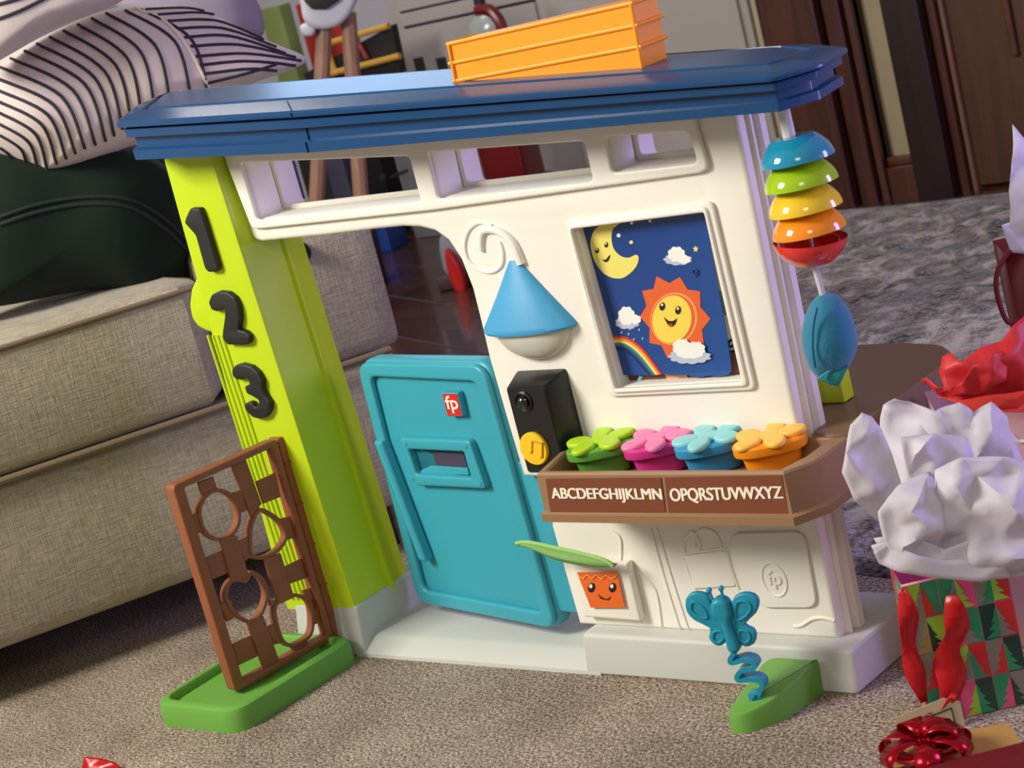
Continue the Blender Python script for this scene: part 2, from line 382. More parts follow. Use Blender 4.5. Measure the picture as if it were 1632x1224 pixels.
# ---- roof
lip = [(-.862, -.118), (-.442, -.128), (.375, -.132), (.404, -.062), (.388, .036), (.30, .085), (-.2, .115), (-.7, .128), (-.925, .122), (-.985, .09), (-.965, .02)]
def hr(x): return .066 if x < -.46 else .066-.021*(x+.46)/.86
def rz(x, t): return zb_(x)+t*hr(x)
RL = [(.035, 0), (.018, 0), (.013, .02), (.013, .26), (.022, .30), (.022, .56), (.010, .60), (.009, .80), (.014, .84), (.001, .88), (0, .92), (0, .985), (.003, 1.03), (.038, 1.16), (.042, 1.17), (.044, 1.09), (.050, 1.09), (.055, 1.19)]
def stackr(poly, rad, layers, zf=None, n=3):
    rs = []
    for ins, h in layers:
        q = rnd(inset(poly, ins) if ins else poly, max(.002, rad-max(0, ins)*.5), n)
        rs.append([Vector((x, y, zf(x, y, h) if zf else h)) for x, y in q])
    return rings(rs)
def sub(poly, n=3):
    o = []
    for i in range(len(poly)):
        a, b = Vector(poly[i]), Vector(poly[(i+1) % len(poly)])
        m = max(1, int((b-a).length/.12))
        o += [tuple(a.lerp(b, k/m)) for k in range(m)]
    return o
lip2 = rnd(lip, .02, 3)
put('roof', stackr(lip, .010, RL, lambda x, y, t: rz(x, t)), ROOFB, ph, ang=25)
# seam of the roof's two halves
def seam(y0, y1, t0, t1, ins0, ins1):
    x = -.452; return [Vector((x, -.128+ins0-.0012, rz(x, t0))), Vector((x, -.128+ins1-.0012, rz(x, t1)))]
SEAM = mat('roof_seam_shadow_gap', (10, 44, 92), .5)
put('roof_joint', tube([Vector((-.452, -.125, rz(-.452, 1.03)+.0005)), Vector((-.49, -.092, rz(-.49, 1.15)+.0005))], .0012), SEAM, ph)
for q_ in ((.02, .26, .013), (.30, .56, .022), (.92, .99, 0)): put('roof_joint', tube(seam(0, 0, q_[0], q_[1], q_[2], q_[2]), .0012), SEAM, ph)
# ---- corner post (lime)
LY0, LY1 = -.032, .112
FL = VY(LY0)
lx0 = FL.l(262, 255)[0]; lx1 = FL.l(336, 252)[0]
lb = FL.l(567, 975)
lxb = lb[0]; zlb = lb[1]-.002
lq = FL.l(388, 714); lz0 = FL.l(262, 255)[1]
def post_ring(z, dx=0):
    t = (z-zlb)/(.9-zlb); a = lxb+(lx1-lxb)*t; b_ = lq[0]+(lx0-lq[0])*(z-lq[1])/(lz0-lq[1])
    p = [(b_, LY0), (a-.008, LY0), (a-.002, LY0+.002), (a, LY0+.008), (a, .058), (a+.007, .060), (a+.007, .066), (a, .068), (a-.004, .112), (b_, .112)]
    return [Vector((x, y, z)) for x, y in p]
put('corner_post', rings([post_ring(zlb), post_ring(.4), post_ring(.93)]), LIME, ph, ang=20)
# grooved strip and round bump on the post's left edge
bc = FL.l(340, 487); bl = [FL.l(*p) for p in ((322, 432), (312, 442), (303, 462), (300, 487), (304, 508), (314, 522), (330, 530), (350, 532), (360, 500), (345, 450))]
put('round_boss', plate(FL, rnd(bl, .006), .10, -.101, .006), LIME, ph)
rb = []
for i in range(4):
    a = FL.l(332+i*7.5, 534); b = FL.l(388+i*7.5, 708)
    d = (a[0]-b[0])/(a[1]-b[1]); e = (b[0]-d*(b[1]-.10), .10)
    rb.append(tube([FL.w(*a, .001), FL.w(*e, .001)], .0028))
put('rib', join(rb), LIME, ph)
# trellis pocket on the post
tp = [FL.l(*p) for p in ((424, 690), (434, 688), (438, 697), (455, 700), (462, 690), (470, 712), (482, 760), (497, 815), (503, 818), (512, 860), (516, 880), (545, 975), (540, 976), (500, 880))]
# numerals
def num(pts): return cat([FL.l(*p) for p in pts], 3)
def c5(l, s=.245, ox=150, oy=230): return [(ox+x*s, oy+y*s) for x, y in l]
n1 = rnd([FL.l(*p) for p in c5([(655, 405), (715, 405), (745, 490), (838, 795), (825, 820), (772, 820), (750, 795), (690, 580), (618, 500), (625, 470)])], .004)
n2 = rnd([FL.l(*p) for p in c5([(365, 200), (385, 150), (430, 128), (490, 135), (535, 170), (560, 230), (570, 310), (558, 378), (600, 388), (634, 420), (630, 468), (600, 477), (490, 475), (460, 440), (455, 400), (470, 300), (472, 235), (450, 252), (420, 260), (385, 248)], ox=250, oy=430)], .003)
n3 = rnd([FL.l(*p) for p in c5([(515, 640), (535, 610), (580, 598), (640, 615), (685, 655), (715, 710), (715, 765), (728, 800), (765, 850), (765, 900), (740, 945), (700, 958), (650, 945), (603, 895), (595, 862), (625, 845), (650, 850), (665, 878), (690, 868), (692, 835), (655, 812), (612, 790), (598, 745), (630, 738), (628, 705), (612, 690), (580, 705), (548, 700), (522, 680)], ox=250, oy=430)], .003)
for n, lab in ((n1, 'matte black number 1'), (n2, 'matte black number 2'), (n3, 'matte black number 3')):
    put('house_number', plate(FL, n, .013, -.001, .0035), BLKM, ph, label=lab)
# ---- base
def prism(bot, top, z0, z1, bev=.005, seg=2):
    """block with a sloped side: two outlines"""
    bm = bmesh.new(); n = len(bot)
    a = [bm.verts.new((x, y, z0)) for x, y in bot]; b = [bm.verts.new((x, y, z1)) for x, y in top]
    bm.faces.new(a[::-1]); tf_ = bm.faces.new(b); es = list(tf_.edges)
    for i in range(n): f = bm.faces.new((a[i], a[(i+1) % n], b[(i+1) % n], b[i])); es += [e for e in f.edges]
    bm.normal_update()
    if bev: bmesh.ops.bevel(bm, geom=list(set(es)), offset=bev, segments=seg, affect='EDGES', profile=.6)
    me = bpy.data.meshes.new('p'); bm.to_mesh(me); bm.free(); return me
bl_ = U(935, 1080, 'Z', 0); br_ = U(1366, 1104, 'Z', 0); st = U(583, 1048, 'Z', 0)
yb = -.040
x1b = bl_.x+ (yb-bl_.y)*0; zt = zlow+.002
FB = VY(yb)
xL, xR = FB.l(935, 1080)[0], FB.l(1366, 1104)[0]
xS = FB.l(583, 1048)[0]
xLt, xRt = FB.l(919, 1004)[0], FB.l(1354, 1023)[0]
put('base_block', prism([(xL, yb), (xR, yb), (xR+.012, .17), (xL, .17)], [(xLt, yb+.008), (xRt-.004, yb+.008), (xRt+.004, .16), (xLt, .16)], 0, zt, .008, 3), GREY, ph)
put('base_block', prism([(lxb-.165, yb), (xS, yb), (xS, .15), (lxb-.165, .15)], [(lxb-.15, yb+.008), (lxb+.004, yb+.008), (lxb+.004, .14), (lxb-.15, .14)], 0, zlb+.012, .006, 3), GREY, ph)
st_top = .027
def stp(x): return [Vector((x, yb, 0)), Vector((x, yb+.001, .006)), Vector((x, yb+.028, st_top)), Vector((x, yb+.04, st_top+.003)), Vector((x, .14, st_top+.003)), Vector((x, .15, 0))]
put('door_step', rings([stp(xS-.02), stp(xL+.03)]), GREY, ph)
# ---- door, swung a little inwards about its right edge
aD = math.radians(11)
FD = Fr((-.300, .012, 0), (math.cos(-aD), math.sin(-aD), 0), (0, 0, 1))
def cc(l, s, ox, oy): return [(ox+x*s, oy+y*s) for x, y in l]
dl = lambda *p: [FD.l(*q) for q in p]
do = dl((559, 600), (566, 584), (582, 575), (775, 577), (795, 592), (806, 640), (893, 965), (893, 990), (880, 1003), (862, 1003), (676, 962), (664, 950))
do = [FD.l(559, 600), FD.l(582, 574), FD.l(778, 577), FD.l(897, 1004), FD.l(672, 962)]
dx0 = (do[0][0]+do[4][0])/2; 
put('door', plate(FD, rnd([(do[4][0], .046), (do[3][0], .046), (do[2][0]+.0, do[2][1]+.002), (do[1][0]-.018, do[1][1]+.002)], .035, 6), .030, -.030, .007, 3), TEAL, ph); DOOR = C.objects[-1]
din = dl((612, 592), (752, 598), (862, 975), (700, 935))
dib = dl((578, 600), (598, 588), (755, 592), (775, 604), (873, 960), (868, 984), (845, 985), (690, 945))
rim_o = inset(rnd([(do[4][0], .046), (do[3][0], .046), (do[2][0], do[2][1]+.002), (do[1][0]-.018, do[1][1]+.002)], .035, 6), .004)
bx0, bx1, bz0, bz1 = do[4][0], do[3][0], .046, do[2][1]
rim_i = rnd([(bx0+.030, bz0+.030), (bx1-.030, bz0+.030), (do[2][0]-.030, bz1-.030), (do[1][0]+.014, bz1-.030)], .016, 5)
put('door_rim', plate(FD, [rim_o, rim_i], .012, -.001, .005, 3), TEAL, DOOR)
hb = FD.l(612, 697); hb2 = FD.l(684, 888)
put('pull_bar', plate(FD, rnd([(hb2[0]-.004, hb2[1]), (hb2[0]+.016, hb2[1]), (hb[0]+.016, hb[1]), (hb[0]-.006, hb[1])], .004), .022, -.001, .006, 3), TEAL, DOOR)
ms = [(636, 698), (748, 702), (775, 779), (664, 774)]; mi = [(651, 716), (740, 720), (752, 762), (664, 756)]
mo = rnd(FD.L(ms, .012), .008); mh = rnd(FD.L(mi, .012), .004)
put('mail_slot', plate(FD, [mo, mh], .016, -.002, .004), TEAL, DOOR); MS = C.objects[-1]
BLK2 = pl('slot_shade_teal', (20, 110, 130), .5)
sl = FD.L([(700, 722), (738, 724), (748, 744), (706, 740)], 0)
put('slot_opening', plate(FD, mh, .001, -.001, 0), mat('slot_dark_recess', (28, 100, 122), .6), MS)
put('slot_glimpse', plate(FD, rnd(FD.L([(690, 720), (739, 722), (745, 744), (696, 741)]), .002), .001, .0002, 0), mat('slot_view_purple', (70, 60, 84), .6), MS)
put('slot_shelf', plate(FD, FD.L([(689, 741), (747, 745), (750, 756), (666, 754), (676, 747)]), .0035, .0, .001), TEAL, MS)
for p in ((646, 707), (742, 711), (765, 771), (657, 764)):
    q = FD.l(*p, .014); put('screw', lathe(FD.w(*q, .0135), FD.z, [(.004, 0), (.004, .0015), (.0025, .002)], 12), TEAL, MS)
fb = FD.L([(704, 626), (729, 626), (738, 664), (713, 664)], .012)
put('badge', plate(FD, rnd(fb, .003), .012, 0, .002), TEAL, DOOR); BG = C.objects[-1]
put('badge_face', plate(FD, rnd(inset(fb, .0016), .002), .0008, .0118, 0), REDS, BG, label='red badge face')
i_ = inset(fb, .005); put('badge_letters', [text(FD, 'f', [i_[3], (i_[3][0]*.5+i_[2][0]*.5, i_[3][1]), (i_[0][0]*.5+i_[1][0]*.5, i_[0][1]), i_[0]], .0008, .0124, .01) if False else text(FD, 'fp', [Vector(i_[3])+Vector((0, .001)), Vector(i_[2])+Vector((0, .001)), i_[1], i_[0]], .0008, .0124, .01)], LETW, BG)
# hinge panel between the door and the wall
hp = [F0.l(*p, -.02) for p in ((818, 745), (850, 752), (880, 800), (925, 985), (900, 985), (893, 975))]
FH = VY(.02); hp = FH.L([(812, 735), (875, 740), (930, 978), (893, 975), (884, 965)])
put('hinge_panel', plate(FH, rnd(hp, .004), .012, -.012, .003), TEAL, ph)
# ---- porch lamp
FLm = F0
lc = [F0.l(775, 528), F0.l(920, 508)]; lx = (lc[0][0]+lc[1][0])/2; lr = (lc[1][0]-lc[0][0])/2*.985
zt_ = F0.l(830, 414)[1]; zbm = F0.l(850, 530, 0)[1]
zb0 = F0.l(848, 520, .0)[1]-.004
gl = bpy.data.objects.new
sh = lathe((lx, -.001, zb0), (0, 0, 1), [(lr*.2, .0), (lr*.96, 0), (lr, .004), (lr*.97, .010), (lr*.55, (zt_-zb0)*.52), (lr*.13, (zt_-zb0)*.97), (lr*.10, zt_-zb0)], 48, 1, .42)
put('lamp_shade', sh, SKYB, ph); LS = C.objects[-1]
rg = lr*.80; zc = zb0+.004; gh = zb0-F0.l(862, 575)[1]
put('lamp_globe', lathe((lx+.004, -.001, zc), (0, 0, 1), [(rg*math.cos(t), -gh*math.sin(t)) for t in [k*math.pi/2/10 for k in range(10)]]+[(.001, -gh)], 40, 1, .42), FROST, LS)
sc = [F0.w(*F0.l(u, v), .002) for u, v in cat([(833, 420), (822, 392), (808, 375), (790, 366), (772, 368), (768, 384), (769, 399)], 5, False)]
put('scroll_arm', tube(sc, .006, radii=[1.3-.6*i/len(sc) for i in range(len(sc))]), WHITE, ph)
sc = [F0.w(*F0.l(u, v), .0) for u, v in cat([(785, 360), (765, 354), (748, 366), (741, 390), (747, 415), (765, 430), (785, 433), (800, 422), (802, 402), (797, 385)], 4, False)]
put('scroll_arm', tube(sc, .0035), WHITE, ph)
# ---- doorbell
db = [F0.l(*p) for p in ((826, 598), (890, 593), (920, 690), (925, 745), (862, 752))]
FK = VY(-.045)
k0 = FK.L([(804, 619), (866, 616), (903, 750), (841, 754)]); k1 = F0.L([(822, 596), (892, 592), (933, 740), (860, 745)])
def loft(a, b, fa, fb_, ra=.006):
    A = rnd(a, ra, 4); B2 = rnd(b, ra, 4)
    return rings([[fb_.w(*p) for p in B2], [fb_.w(*p, .004) for p in inset(B2, .001)], [fa.w(*p, -.004) for p in inset(A, -.001)], [fa.w(*p) for p in inset(A, .0025)]])
xa = (k0[0][0]+k0[3][0])/2; xb = (k0[1][0]+k0[2][0])/2; za = k0[0][1]; zc_ = k0[3][1]
K0 = [(xa, za), (xb, za), (xb, zc_), (xa, zc_)]; K1 = [(xa-.010, za+.012), (xb+.012, za+.012), (xb+.012, zc_-.006), (xa-.010, zc_-.006)]
put('doorbell', loft(K0, K1, FK, F0), BLACK, ph); DB = C.objects[-1]
bt = FK.l(853, 714); put('button', lathe(FK.w(*bt), FK.z, [(.026, -.002), (.026, .004), (.0245, .006), (.002, .007)], 40), YEL, DB, label='round yellow button with a music note')
nt_ = [FK.w(*FK.l(u, v, .007), .007) for u, v in ((846, 722), (848, 719), (848, 703), (864, 706), (864, 728), (861, 729))]
put('music_note', tube(nt_, .0016), pl('note_dark_yellow', (212, 150, 20), .4), DB)
ln = FK.l(835, 640); put('lens_ring', lathe(FK.w(*ln), FK.z, [(.0165, -.002), (.0165, .002), (.014, .004), (.012, .002), (.012, -.002)], 32), BLACK, DB)
put('lens', lathe(FK.w(*ln), FK.z, [(.010, -.001), (.0095, .004), (.006, .008), (.001, .0095)], 24), mat('glossy_lens', (20, 20, 22), .05, coat=1), DB)
# ---- planter tray and side table, one moulding
ZT, ZTB = .372, .298
tw = U(915, 722, 'Z', ZT); 
plan = [(-.160, -.129), (.255, -.131), (.285, -.10), (.292, .02), (.290, .30), (.27, .375), (.20, .412), (.07, .420), (-.02, .40), (-.02, .112), (.195, .112), (.195, 0.0), (-.192, 0.0)]
def tray_mesh():
    P_ = rnd(plan, .012, 3)
    lay = [(.012, ZTB+.01), (-.004, ZTB), (-.006, ZTB+.004), (-.006, ZTB+.014), (-.001, ZTB+.018), (.004, ZT-.006), (.002, ZT-.003), (.004, ZT), (.010, ZT)]
    return stack(P_, lay, None)
# open planter box: outer walls plus a lower floor
po = [(-.160, -.129), (.262, -.131), (.288, -.09), (.292, 0.0), (-.192, 0.0)]
pi_ = [(-.148, -.117), (.250, -.119), (.262, -.075), (.262, -.004), (-.178, -.004)]
def walls(po, pi_, z0, z1, zf):
    n = len(po)
    Rr = [[Vector((x, y, z0)) for x, y in inset(po, -.006)], [Vector((x, y, z0+.012)) for x, y in inset(po, -.007)], [Vector((x, y, z0+.016)) for x, y in inset(po, -.001)],
          [Vector((x, y, z1-.003)) for x, y in po], [Vector((x, y, z1)) for x, y in inset(po, .003)], [Vector((x, y, z1)) for x, y in inset(pi_, -.003)], [Vector((x, y, z1-.003)) for x, y in pi_], [Vector((x, y, zf)) for x, y in inset(pi_, .002)]]
    return rings(Rr)
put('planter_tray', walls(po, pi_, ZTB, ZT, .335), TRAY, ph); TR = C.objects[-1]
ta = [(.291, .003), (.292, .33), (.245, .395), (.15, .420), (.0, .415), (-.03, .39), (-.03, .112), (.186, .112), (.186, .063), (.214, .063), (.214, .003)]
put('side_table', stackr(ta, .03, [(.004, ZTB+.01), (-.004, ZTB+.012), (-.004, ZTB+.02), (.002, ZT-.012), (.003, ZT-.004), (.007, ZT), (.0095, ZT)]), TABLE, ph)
FT = VY(-.131)
s1 = FT.L([(870, 763), (1053, 761), (1063, 824), (879, 821)]); s2 = FT.L([(1060, 761), (1246, 757), (1258, 822), (1067, 824)])
put('letter_panel', plate(FT, s1, .0012, 0, 0), LETTERB, TR, label='brown panel lettered A to N'); put('letter_panel', plate(FT, s2, .0012, 0, 0), LETTERB, TR, label='brown panel lettered O to Z')
put('letters', text(FT, 'ABCDEFGHIJKLMN', FT.L([(882, 799), (1057, 801), (1053, 778), (878, 777)]), 0.001, .0012, 0, .009), LETW, TR, fin=False)
put('letters', text(FT, 'OPQRSTUVWXYZ', FT.L([(1071, 802), (1249, 797), (1245, 774), (1067, 778)]), 0.001, .0012, 0, .009), LETW, TR, fin=False)
# ---- reliefs on the lower wall
def rel(pts, r=.002, closed=False, n=4, z=.0005): 
    q = cat(pts, n, closed) if n else pts
    return tube([F0.w(*F0.l(u, v), z) for u, v in q], r, closed)
def c6(l): return [(1060+x*.2941, 820+y*.2941) for x, y in l]
rl = [rel(c6([(115, 230), (105, 150), (150, 90), (190, 150), (185, 195)])), rel(c6([(165, 180), (165, 110), (210, 75), (270, 95), (300, 150), (305, 200)])),
      rel(c6([(95, 215), (330, 180)]), n=0), rel(c6([(95, 235), (345, 205)]), n=0), rel(c6([(110, 240), (150, 380), (200, 440)])), rel(c6([(340, 210), (365, 300), (400, 400)]))]
rl += [rel([(1038, 843), (1062, 930), (1084, 1001)], .0018), rel([(1048, 843), (1074, 930), (1097, 1001)], .0018), rel([(975, 845), (990, 860), (988, 905), (978, 915)]), rel([(1018, 912), (1045, 940), (1055, 998)]), rel(c6([(700, 605), (740, 600), (800, 565), (860, 560), (920, 575)]), .0025)]
for i in range(6): rl.append(rel(c6([(420+i*45, 135), (427+i*45, 178)]), .0013, n=0))
for m_ in rl: put('relief_line', m_, WHITE, ph)
put('relief_mailbox', plate(F0, rnd(F0.L(c6([(355, 95), (760, 85), (835, 500), (520, 500), (380, 300)])), .02, 6), .005, 0, .0025, 3), WHITE, ph)
bgp = F0.L(c6([(110, 220), (335, 195), (390, 385), (160, 400)])); put('relief_bag', plate(F0, rnd(bgp, .004), .003, 0, .0014), WHITE, ph)
oc = c6([(592, 352)])[0]; FO = F0.up(.005)
q = FO.l(*oc); put('relief_logo', [tube([FO.w(q[0]+.021*math.cos(t)*.95, q[1]+.026*math.sin(t), .0) for t in [k*math.pi/12 for k in range(24)]], .0018, True), text(FO, 'fp', [(q[0]-.012, q[1]-.014), (q[0]+.012, q[1]-.014), (q[0]+.012, q[1]+.014), (q[0]-.012, q[1]+.014)], .0025, -.0003, .02)], WHITE, ph)
# ---- flower pot card with leaf
FC = VY(-.018)
card = FC.L([(912, 905), (990, 903), (1008, 975), (936, 978)])
cardo = FC.L([(908, 903), (998, 898), (1020, 992), (945, 986), (928, 985)])
put('card_slot', plate(FC, rnd(cardo, .005), .016, -.018, .004), WHITE, ph); CS = C.objects[-1]
FC2 = VY(-.020)
cu_ = FC2.L([(920, 912), (984, 912), (996, 968), (942, 968)])
put('picture_card', plate(FC2, cu_, .001, -.003+.003, 0), pl('card_orange', (232, 106, 36), .45), CS, label='orange card with a smiling face'); PCD = CS
def cp(l): return [(800+x*.245, 820+y*.245) for x, y in l]
FC3 = FC2.up(.001)
WHT = pl('print_white', (240, 240, 236), .5); INK = pl('print_black', (28, 22, 24), .5)
for e_ in (943, 976.5): put('card_eye', plate(FC3, FC3.L(ell(e_, 936.5, 5.8, 7.6, 20, .2)), .0005), INK, CS)
for e_ in (942, 975.5): put('card_eye_glint', plate(FC3, FC3.L(ell(e_, 934, 2.6, 3.2, 16)), .0009), WHT, CS)
put('card_mouth', plate(FC3, FC3.L(cp([(625, 515), (640, 530), (665, 545), (690, 548), (712, 530), (700, 555), (685, 558), (680, 550), (664, 555), (640, 545)])), .0005), INK, CS)
put('card_trim', tube([FC3.w(*FC3.l(*p), .0006) for p in cat(cp([(500, 392), (530, 415), (555, 392), (590, 415), (615, 392), (650, 418), (680, 395), (715, 418), (745, 398)]), 3, False)], .0011), pl('card_trim_orange', (240, 160, 80), .5), CS)
FLf = VY(-.045)
def c5b(l): return [(800+x*.245, 820+y*.245) for x, y in l]
lt = [FLf.l(*p) for p in c5b([(95, 185), (180, 180), (350, 215), (550, 260), (680, 300), (725, 335)])]
lo = [FLf.l(*p) for p in c5b([(100, 208), (190, 222), (330, 290), (470, 325), (600, 342), (725, 342)])]
T = cat(lt, 5, False); L_ = cat(lo, 5, False)
def leaff(s, t):
    i = min(int(s*(len(T)-1)+.5), len(T)-1); a, b = Vector(T[i]), Vector(L_[i]); p = a.lerp(b, t)
    return FLf.w(p.x, p.y, .03*math.sin(math.pi*t)*.35*math.sin(math.pi*min(1, s+.02)))
lv = grid(leaff, len(T), 7); lv2 = grid(lambda s, t: leaff(s, t)+Vector((0, .010*math.sin(math.pi*t)+.002, 0)), len(T), 7)
put('leaf', [lv, lv2], mat('leaf_green_fabric', (110, 160, 74), .6, var=.25, vscale=60), ph)
put('leaf_edge', tube([FLf.w(*p, .001) for p in T], .0032), pl('leaf_edge_light_green', (150, 200, 110), .5), C.objects['leaf'])
# ---- trellis
tA = Vector((-.778, -.045, 0)); tB = Vector((-.811, -.2565, 0))
TRF = Fr(tA, (tA-tB), (0, 0, 1))
TP = lambda l: TRF.L([(230+x*.2574, 680+y*.2574) for x, y in l])
TQ = lambda l: TRF.L([(230+x*.2574, 930+y*.2574) for x, y in l])
trl = bpy.data.objects.new('trellis', None)
fo = TRF.L([(271, 775), (447, 698), (531, 1020), (381, 1103)])
fx0 = (fo[0][0]+fo[3][0])/2; fx1 = (fo[1][0]+fo[2][0])/2; fz1 = (fo[0][1]+fo[1][1])/2; fz0 = (fo[2][1]+fo[3][1])/2
OUT = rnd([(fx0, fz0), (fx1, fz0), (fx1, fz1), (fx0, fz1)], .010, 4); INN = rnd([(fx0+.021, fz0+.012), (fx1-.012, fz0+.012), (fx1-.012, fz1-.012), (fx0+.021, fz1-.012)], .004)
put('trellis', plate(TRF, [OUT, INN], .026, -.028, .003), BROWN, ph, ang=30); TL = C.objects[-1]
def slat(l, z=-.018, th=.006): put('slat', plate(TRF, inset(l, -.0008), th, z, .0012), BROWN, TL)
# upright slats
slat(TP([(565, 230), (650, 195), (750, 480), (690, 560)])); slat(TP([(362, 350), (452, 315), (480, 400), (385, 425)]))
slat(TP([(488, 700), (590, 680), (665, 930), (565, 970)]), -.014); slat(TP([(765, 825), (862, 790), (945, 1060), (850, 1100)]), -.014)
slat(TQ([(655, 235), (755, 210), (865, 520), (780, 590)]), -.014); slat(TQ([(935, 395), (1025, 345), (1045, 400), (962, 450)]))
slat(TQ([(805, 110), (860, 110), (850, 140), (810, 140)]))
# cross slats
slat(TP([(290, 570), (375, 530), (400, 645), (330, 675)])); slat(TP([(575, 415), (625, 400), (660, 520), (610, 540)])); slat(TP([(715, 345), (830, 290), (860, 435), (760, 475)]), -.014)
slat(TP([(390, 830), (505, 775), (550, 905), (430, 955)])); slat(TP([(605, 720), (665, 690), (690, 800), (650, 835)])); slat(TP([(860, 580), (930, 560), (960, 690), (915, 700)]))
slat(TP([(885, 880), (1000, 825), (1030, 940), (930, 975)])); slat(TP([(495, 1110), (560, 1080), (590, 1180), (540, 1210)])); slat(TQ([(575, 385), (690, 330), (725, 455), (610, 510)]))
slat(TQ([(790, 275), (850, 250), (880, 370), (820, 385)])); slat(TQ([(1010, 50), (1070, 30), (1105, 150), (1060, 170)])); slat(TP([(1035, 1080), (1080, 1060), (1130, 1200), (1080, 1230)]))
def rng_(pts, conv):
    o = cat(conv(pts), 4); put('shape_ring', plate(TRF, [inset(o, -.0045), inset(o, .0015)], .016, -.026, .001), BROWN, TL)
E_ = lambda cx, cy, rx, ry, rot=0, n=14: ell(cx, cy, rx, ry, n, rot)
rng_(E_(490, 550, 118, 148, -.1), TP)
rng_([(740, 525), (790, 540), (860, 590), (895, 650), (895, 700), (850, 765), (780, 805), (715, 808), (688, 770), (688, 660), (705, 580)], TP)
rng_([(655, 965), (690, 915), (735, 935), (770, 990), (780, 1050), (760, 1130), (725, 1190), (690, 1210), (620, 1180), (555, 1110), (535, 1040), (560, 975), (610, 950)], TP)
rng_([(850, 130), (920, 85), (1000, 90), (1050, 130), (1065, 240), (1050, 320), (1000, 360), (940, 385), (890, 360), (860, 290), (840, 200)], TQ)
# trellis edge channel against the post
ch = TRF.L([(447, 698), (458, 703), (548, 1008), (531, 1018)])
x_ = .0
put('hinge_channel', box(TRF, fx1+.002, fx1+.026, fz0+.0, fz1-.002, -.034, -.004, .002, 1), BROWN, TL)
for i in range(4):
    zz = fz1-.05-i*.075; put('channel_rib', box(TRF, fx1+.002, fx1+.028, zz, zz+.004, -.03, -.0015, .001, 1), BROWN, TL)
# green foot of the trellis
gp = [(-.955, -.330), (-.742, -.330), (-.728, -.042), (-.955, -.042)]
put('trellis_foot', stackr(gp, .04, [(0, 0), (0, .028), (.003, .038), (.009, .042), (.017, .042), (.020, .038), (.021, .028), (.03, .028)], n=6), GREEN, ph)
# ---- butterfly with wedge foot
by = U(1208, 1112, 'Z', .035)
wp = [(u, v) for u, v in ((1161, 1160), (1185, 1172), (1250, 1150), (1316, 1104))]
w0 = [U(u, v, 'Z', 0) for u, v in wp]
yF = by.y-.062
wx0, wx1 = w0[0].x-.0, w0[3].x
foot = [(wx0+.012, -.155), (wx0+.02, -.195), (wx0+.05, -.215), (wx0+.085, -.208), (wx1-.012, -.13), (wx1-.002, -.04), (wx0-.02, -.04), (wx0-.003, -.10)]
foot = [(p.x, p.y) for p in [U(1160, 1166, 'Z', 0), U(1172, 1172, 'Z', 0), U(1190, 1171, 'Z', 0), U(1248, 1150, 'Z', 0), U(1317, 1102, 'Z', 0)]]+[(U(1317, 1102, 'Z', 0).x-.002, -.038), (U(1225, 1061, 'Y', -.04).x, -.038), (U(1178, 1102, 'Z', .02).x, U(1178, 1102, 'Z', .02).y)]
def wz(y): return .024+.030*(y+.20)/.16
foot = [foot[0], foot[2], foot[3], foot[4], foot[5], foot[6]]
me = stackr(foot, .02, [(0, 0), (.001, -.007), (.003, -.002), (.008, 0)], lambda x, y, h: 0 if h == 0 and False else wz(y)+h, 4)
me = rings([[Vector((x, y, 0)) for x, y in rnd(foot, .02, 4)]]+[[Vector((x, y, wz(y)+h)) for x, y in rnd(inset(foot, i_n) if i_n else foot, .02, 4)] for i_n, h in ((.001, -.007), (.003, -.002), (.008, 0))])
put('wedge_foot', me, GREEN, ph)
BF = Fr(U(1205, 1112, 'Z', .035), (math.cos(.25), math.sin(.25), 0), (0, 0, 1))
def bc_(l): return BF.L(c6(l))
wing = bc_([(240, 440), (200, 420), (150, 420), (115, 455), (120, 520), (165, 570), (245, 610), (240, 660), (270, 700), (310, 705), (345, 680), (370, 700), (400, 690), (440, 712), (485, 695), (497, 650), (480, 615), (435, 590), (495, 530), (512, 470), (485, 430), (430, 420), (380, 440), (355, 490), (300, 560), (260, 500)])
put('butterfly', plate(BF, cat(wing, 2), .010, -.005, .003), TEAL2, ph, label='teal butterfly on a springy stem'); BFo = C.objects[-1]
body = cat(bc_([(300, 440), (262, 460), (255, 505), (275, 545), (305, 565), (318, 600), (335, 660), (350, 720), (385, 738), (415, 715), (405, 670), (375, 600), (365, 560), (372, 520), (345, 460)]), 3)
put('butterfly_body', plate(BF, body, .024, -.010, .007, 3), TEAL2, BFo)
for l in ([(175, 470), (150, 470), (148, 510), (190, 545), (235, 550), (215, 500)], [(400, 465), (450, 465), (470, 500), (440, 545), (395, 560), (385, 510)], [(270, 630), (310, 625), (325, 655), (300, 685), (268, 670)], [(410, 620), (455, 630), (465, 665), (440, 685), (405, 660)]):
    o = cat(bc_(l), 4); put('wing_groove', tube([BF.w(*p, .005) for p in o], .0022, True), TEAL2, BFo)
for l, e_ in (([(262, 455), (245, 410)], (243, 405)), ([(318, 445), (308, 398)], (308, 394))):
    put('antenna', [tube([BF.w(*p, .004) for p in bc_(l)], .0022), lathe(BF.w(*bc_([e_])[0], .004), BF.z, [(.001, -.004), (.004, -.002), (.004, .002), (.001, .004)], 12)], TEAL2, BFo)
